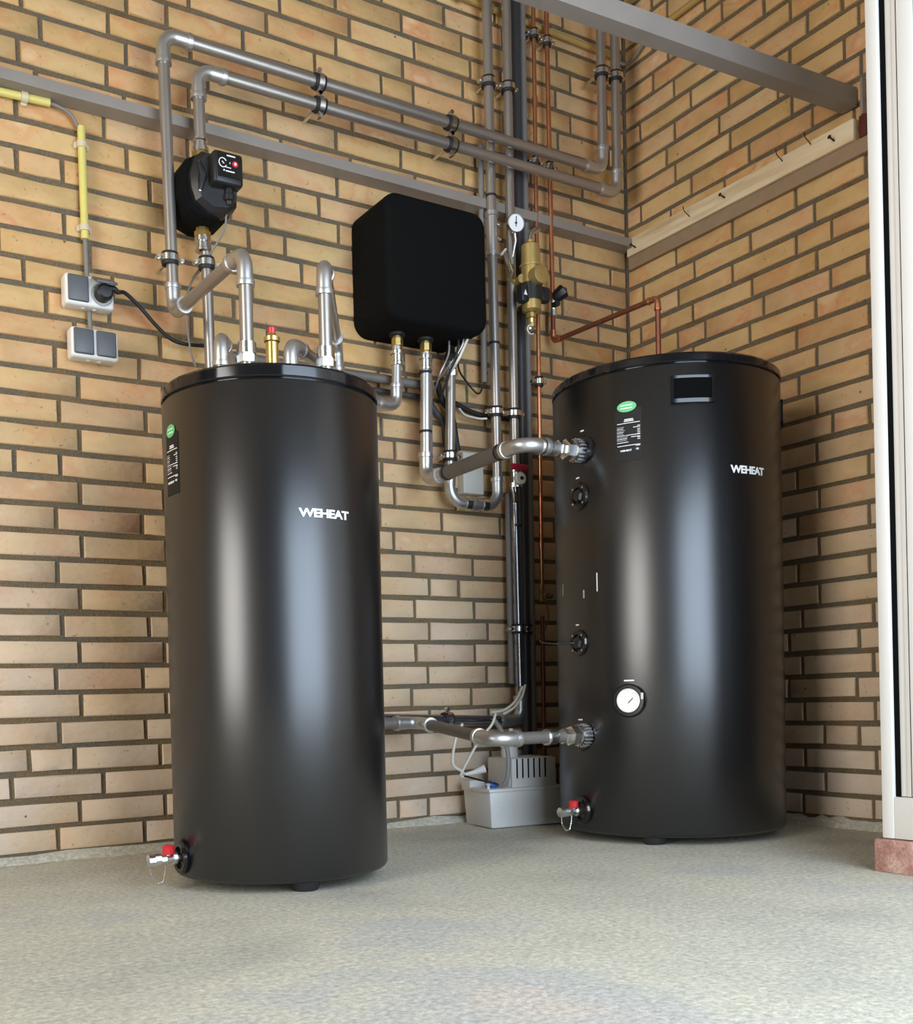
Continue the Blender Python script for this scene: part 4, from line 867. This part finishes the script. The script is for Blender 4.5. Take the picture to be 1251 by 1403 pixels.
MB().sweep([pm @ Vector((.01, .04, .165)), pm @ Vector((-.02, .05, .155)), pm @ Vector((-.045, .055, .150))], [.012, .007, .005], 12).build('hose_nozzle', 'white', t)
MB().lathe([(0, .004), (.010, .004), (.011, .008), (.016, .008)], pm @ Vector((.003, .012, .11)), Z_, 10).build('thumb_screw', 'white', t, 30)
e = pm @ Vector((-.045, .055, .150))
cable('drain_hose', [e, e + Vector((-.020, -.01, .012)), (-.812, -.14, .185), (-.800, -.14, .25), (-.770, -.13, .290)], .0042, 'wire', 'pale hose looping up from the condensate pump, left strand')
cable('drain_hose', [e + Vector((0, .004, -.004)), e + Vector((-.018, -.008, .004)), (-.735, -.16, .245), (-.700, -.17, .285), (-.678, -.16, .315), (-.66, -.13, .305)], .0036, 'wire', 'pale hose rising straight from the condensate pump to the pipe elbow')
cable('clear_hose', [(-.655, -.12, .30), (-.662, -.17, .26), (-.668, -.20, .20), (-.672, -.20, .14), (-.678, -.19, .12)], .0065, 'midgrey', 'short soft hose hanging in front of the condensate pump')
cable('pale_cable', [(-.65, -.10, .318), (-.60, -.10, .325), (-.56, -.10, .35), (-.53, -.095, .39)], .0042, 'wire', 'upper pale cable curving up beside the low pipe elbow')
cable('pale_cable', [(-.61, -.105, .312), (-.575, -.11, .33), (-.545, -.11, .36), (-.528, -.105, .395)], .0036, 'wire', 'lower pale cable curving up beside the low pipe elbow')
cable('sensor_wire', [(-.411, -.06, .655), (-.44, -.11, .60), (-.52, -.19, .55), (-.63, -.30, .51), (-.695, -.43, .494), (-.706, -.50, .491), (-.697, -.515, .491)], .0018, 'darkpipe', 'thin dark sensor wire hanging from the copper pipe end to the right tank port')
cable('cable', [(-.690, -.180, .120), (-.72, -.20, .128), (-.755, -.17, .139), (-.768, -.13, .147)], .003, 'rubber', 'thin black cord under the pale nozzle of the condensate pump')

# groups of look-alike things
GR = {'pipe_clamp': 'pipe clamps holding the pipework', 'steel_pipe': 'steel pipes between tanks, pump and wall box', 'copper_pipe': 'copper pipes near the corner',
      'cable': 'loose cables and hoses on the wall', 'hot_water_tank': 'black hot water tanks', 'conduit_clip': 'clips of the yellow conduit', 'grey_conduit': 'grey conduits strapped to pipes',
      'sleeve_pipe': 'dark sleeved pipes on the wall', 'cable_conduit': 'rigid cable conduits on the brick walls', 'grey_cable': 'short grey cables at the sockets', 'pipe_union': 'chrome unions on the right tank',
      'steel_angle_beam': 'grey steel angles', 'drain_hose': 'pale hoses of the condensate pump', 'pale_cable': 'pale cables by the low pipe', 'conduit_fitting': 'brass conduit fittings'}
for o in list(bpy.data.objects):
    k = o.name.split('.')[0]
    if o.parent is None and k in GR and 'group' not in o: o['group'] = GR[k]
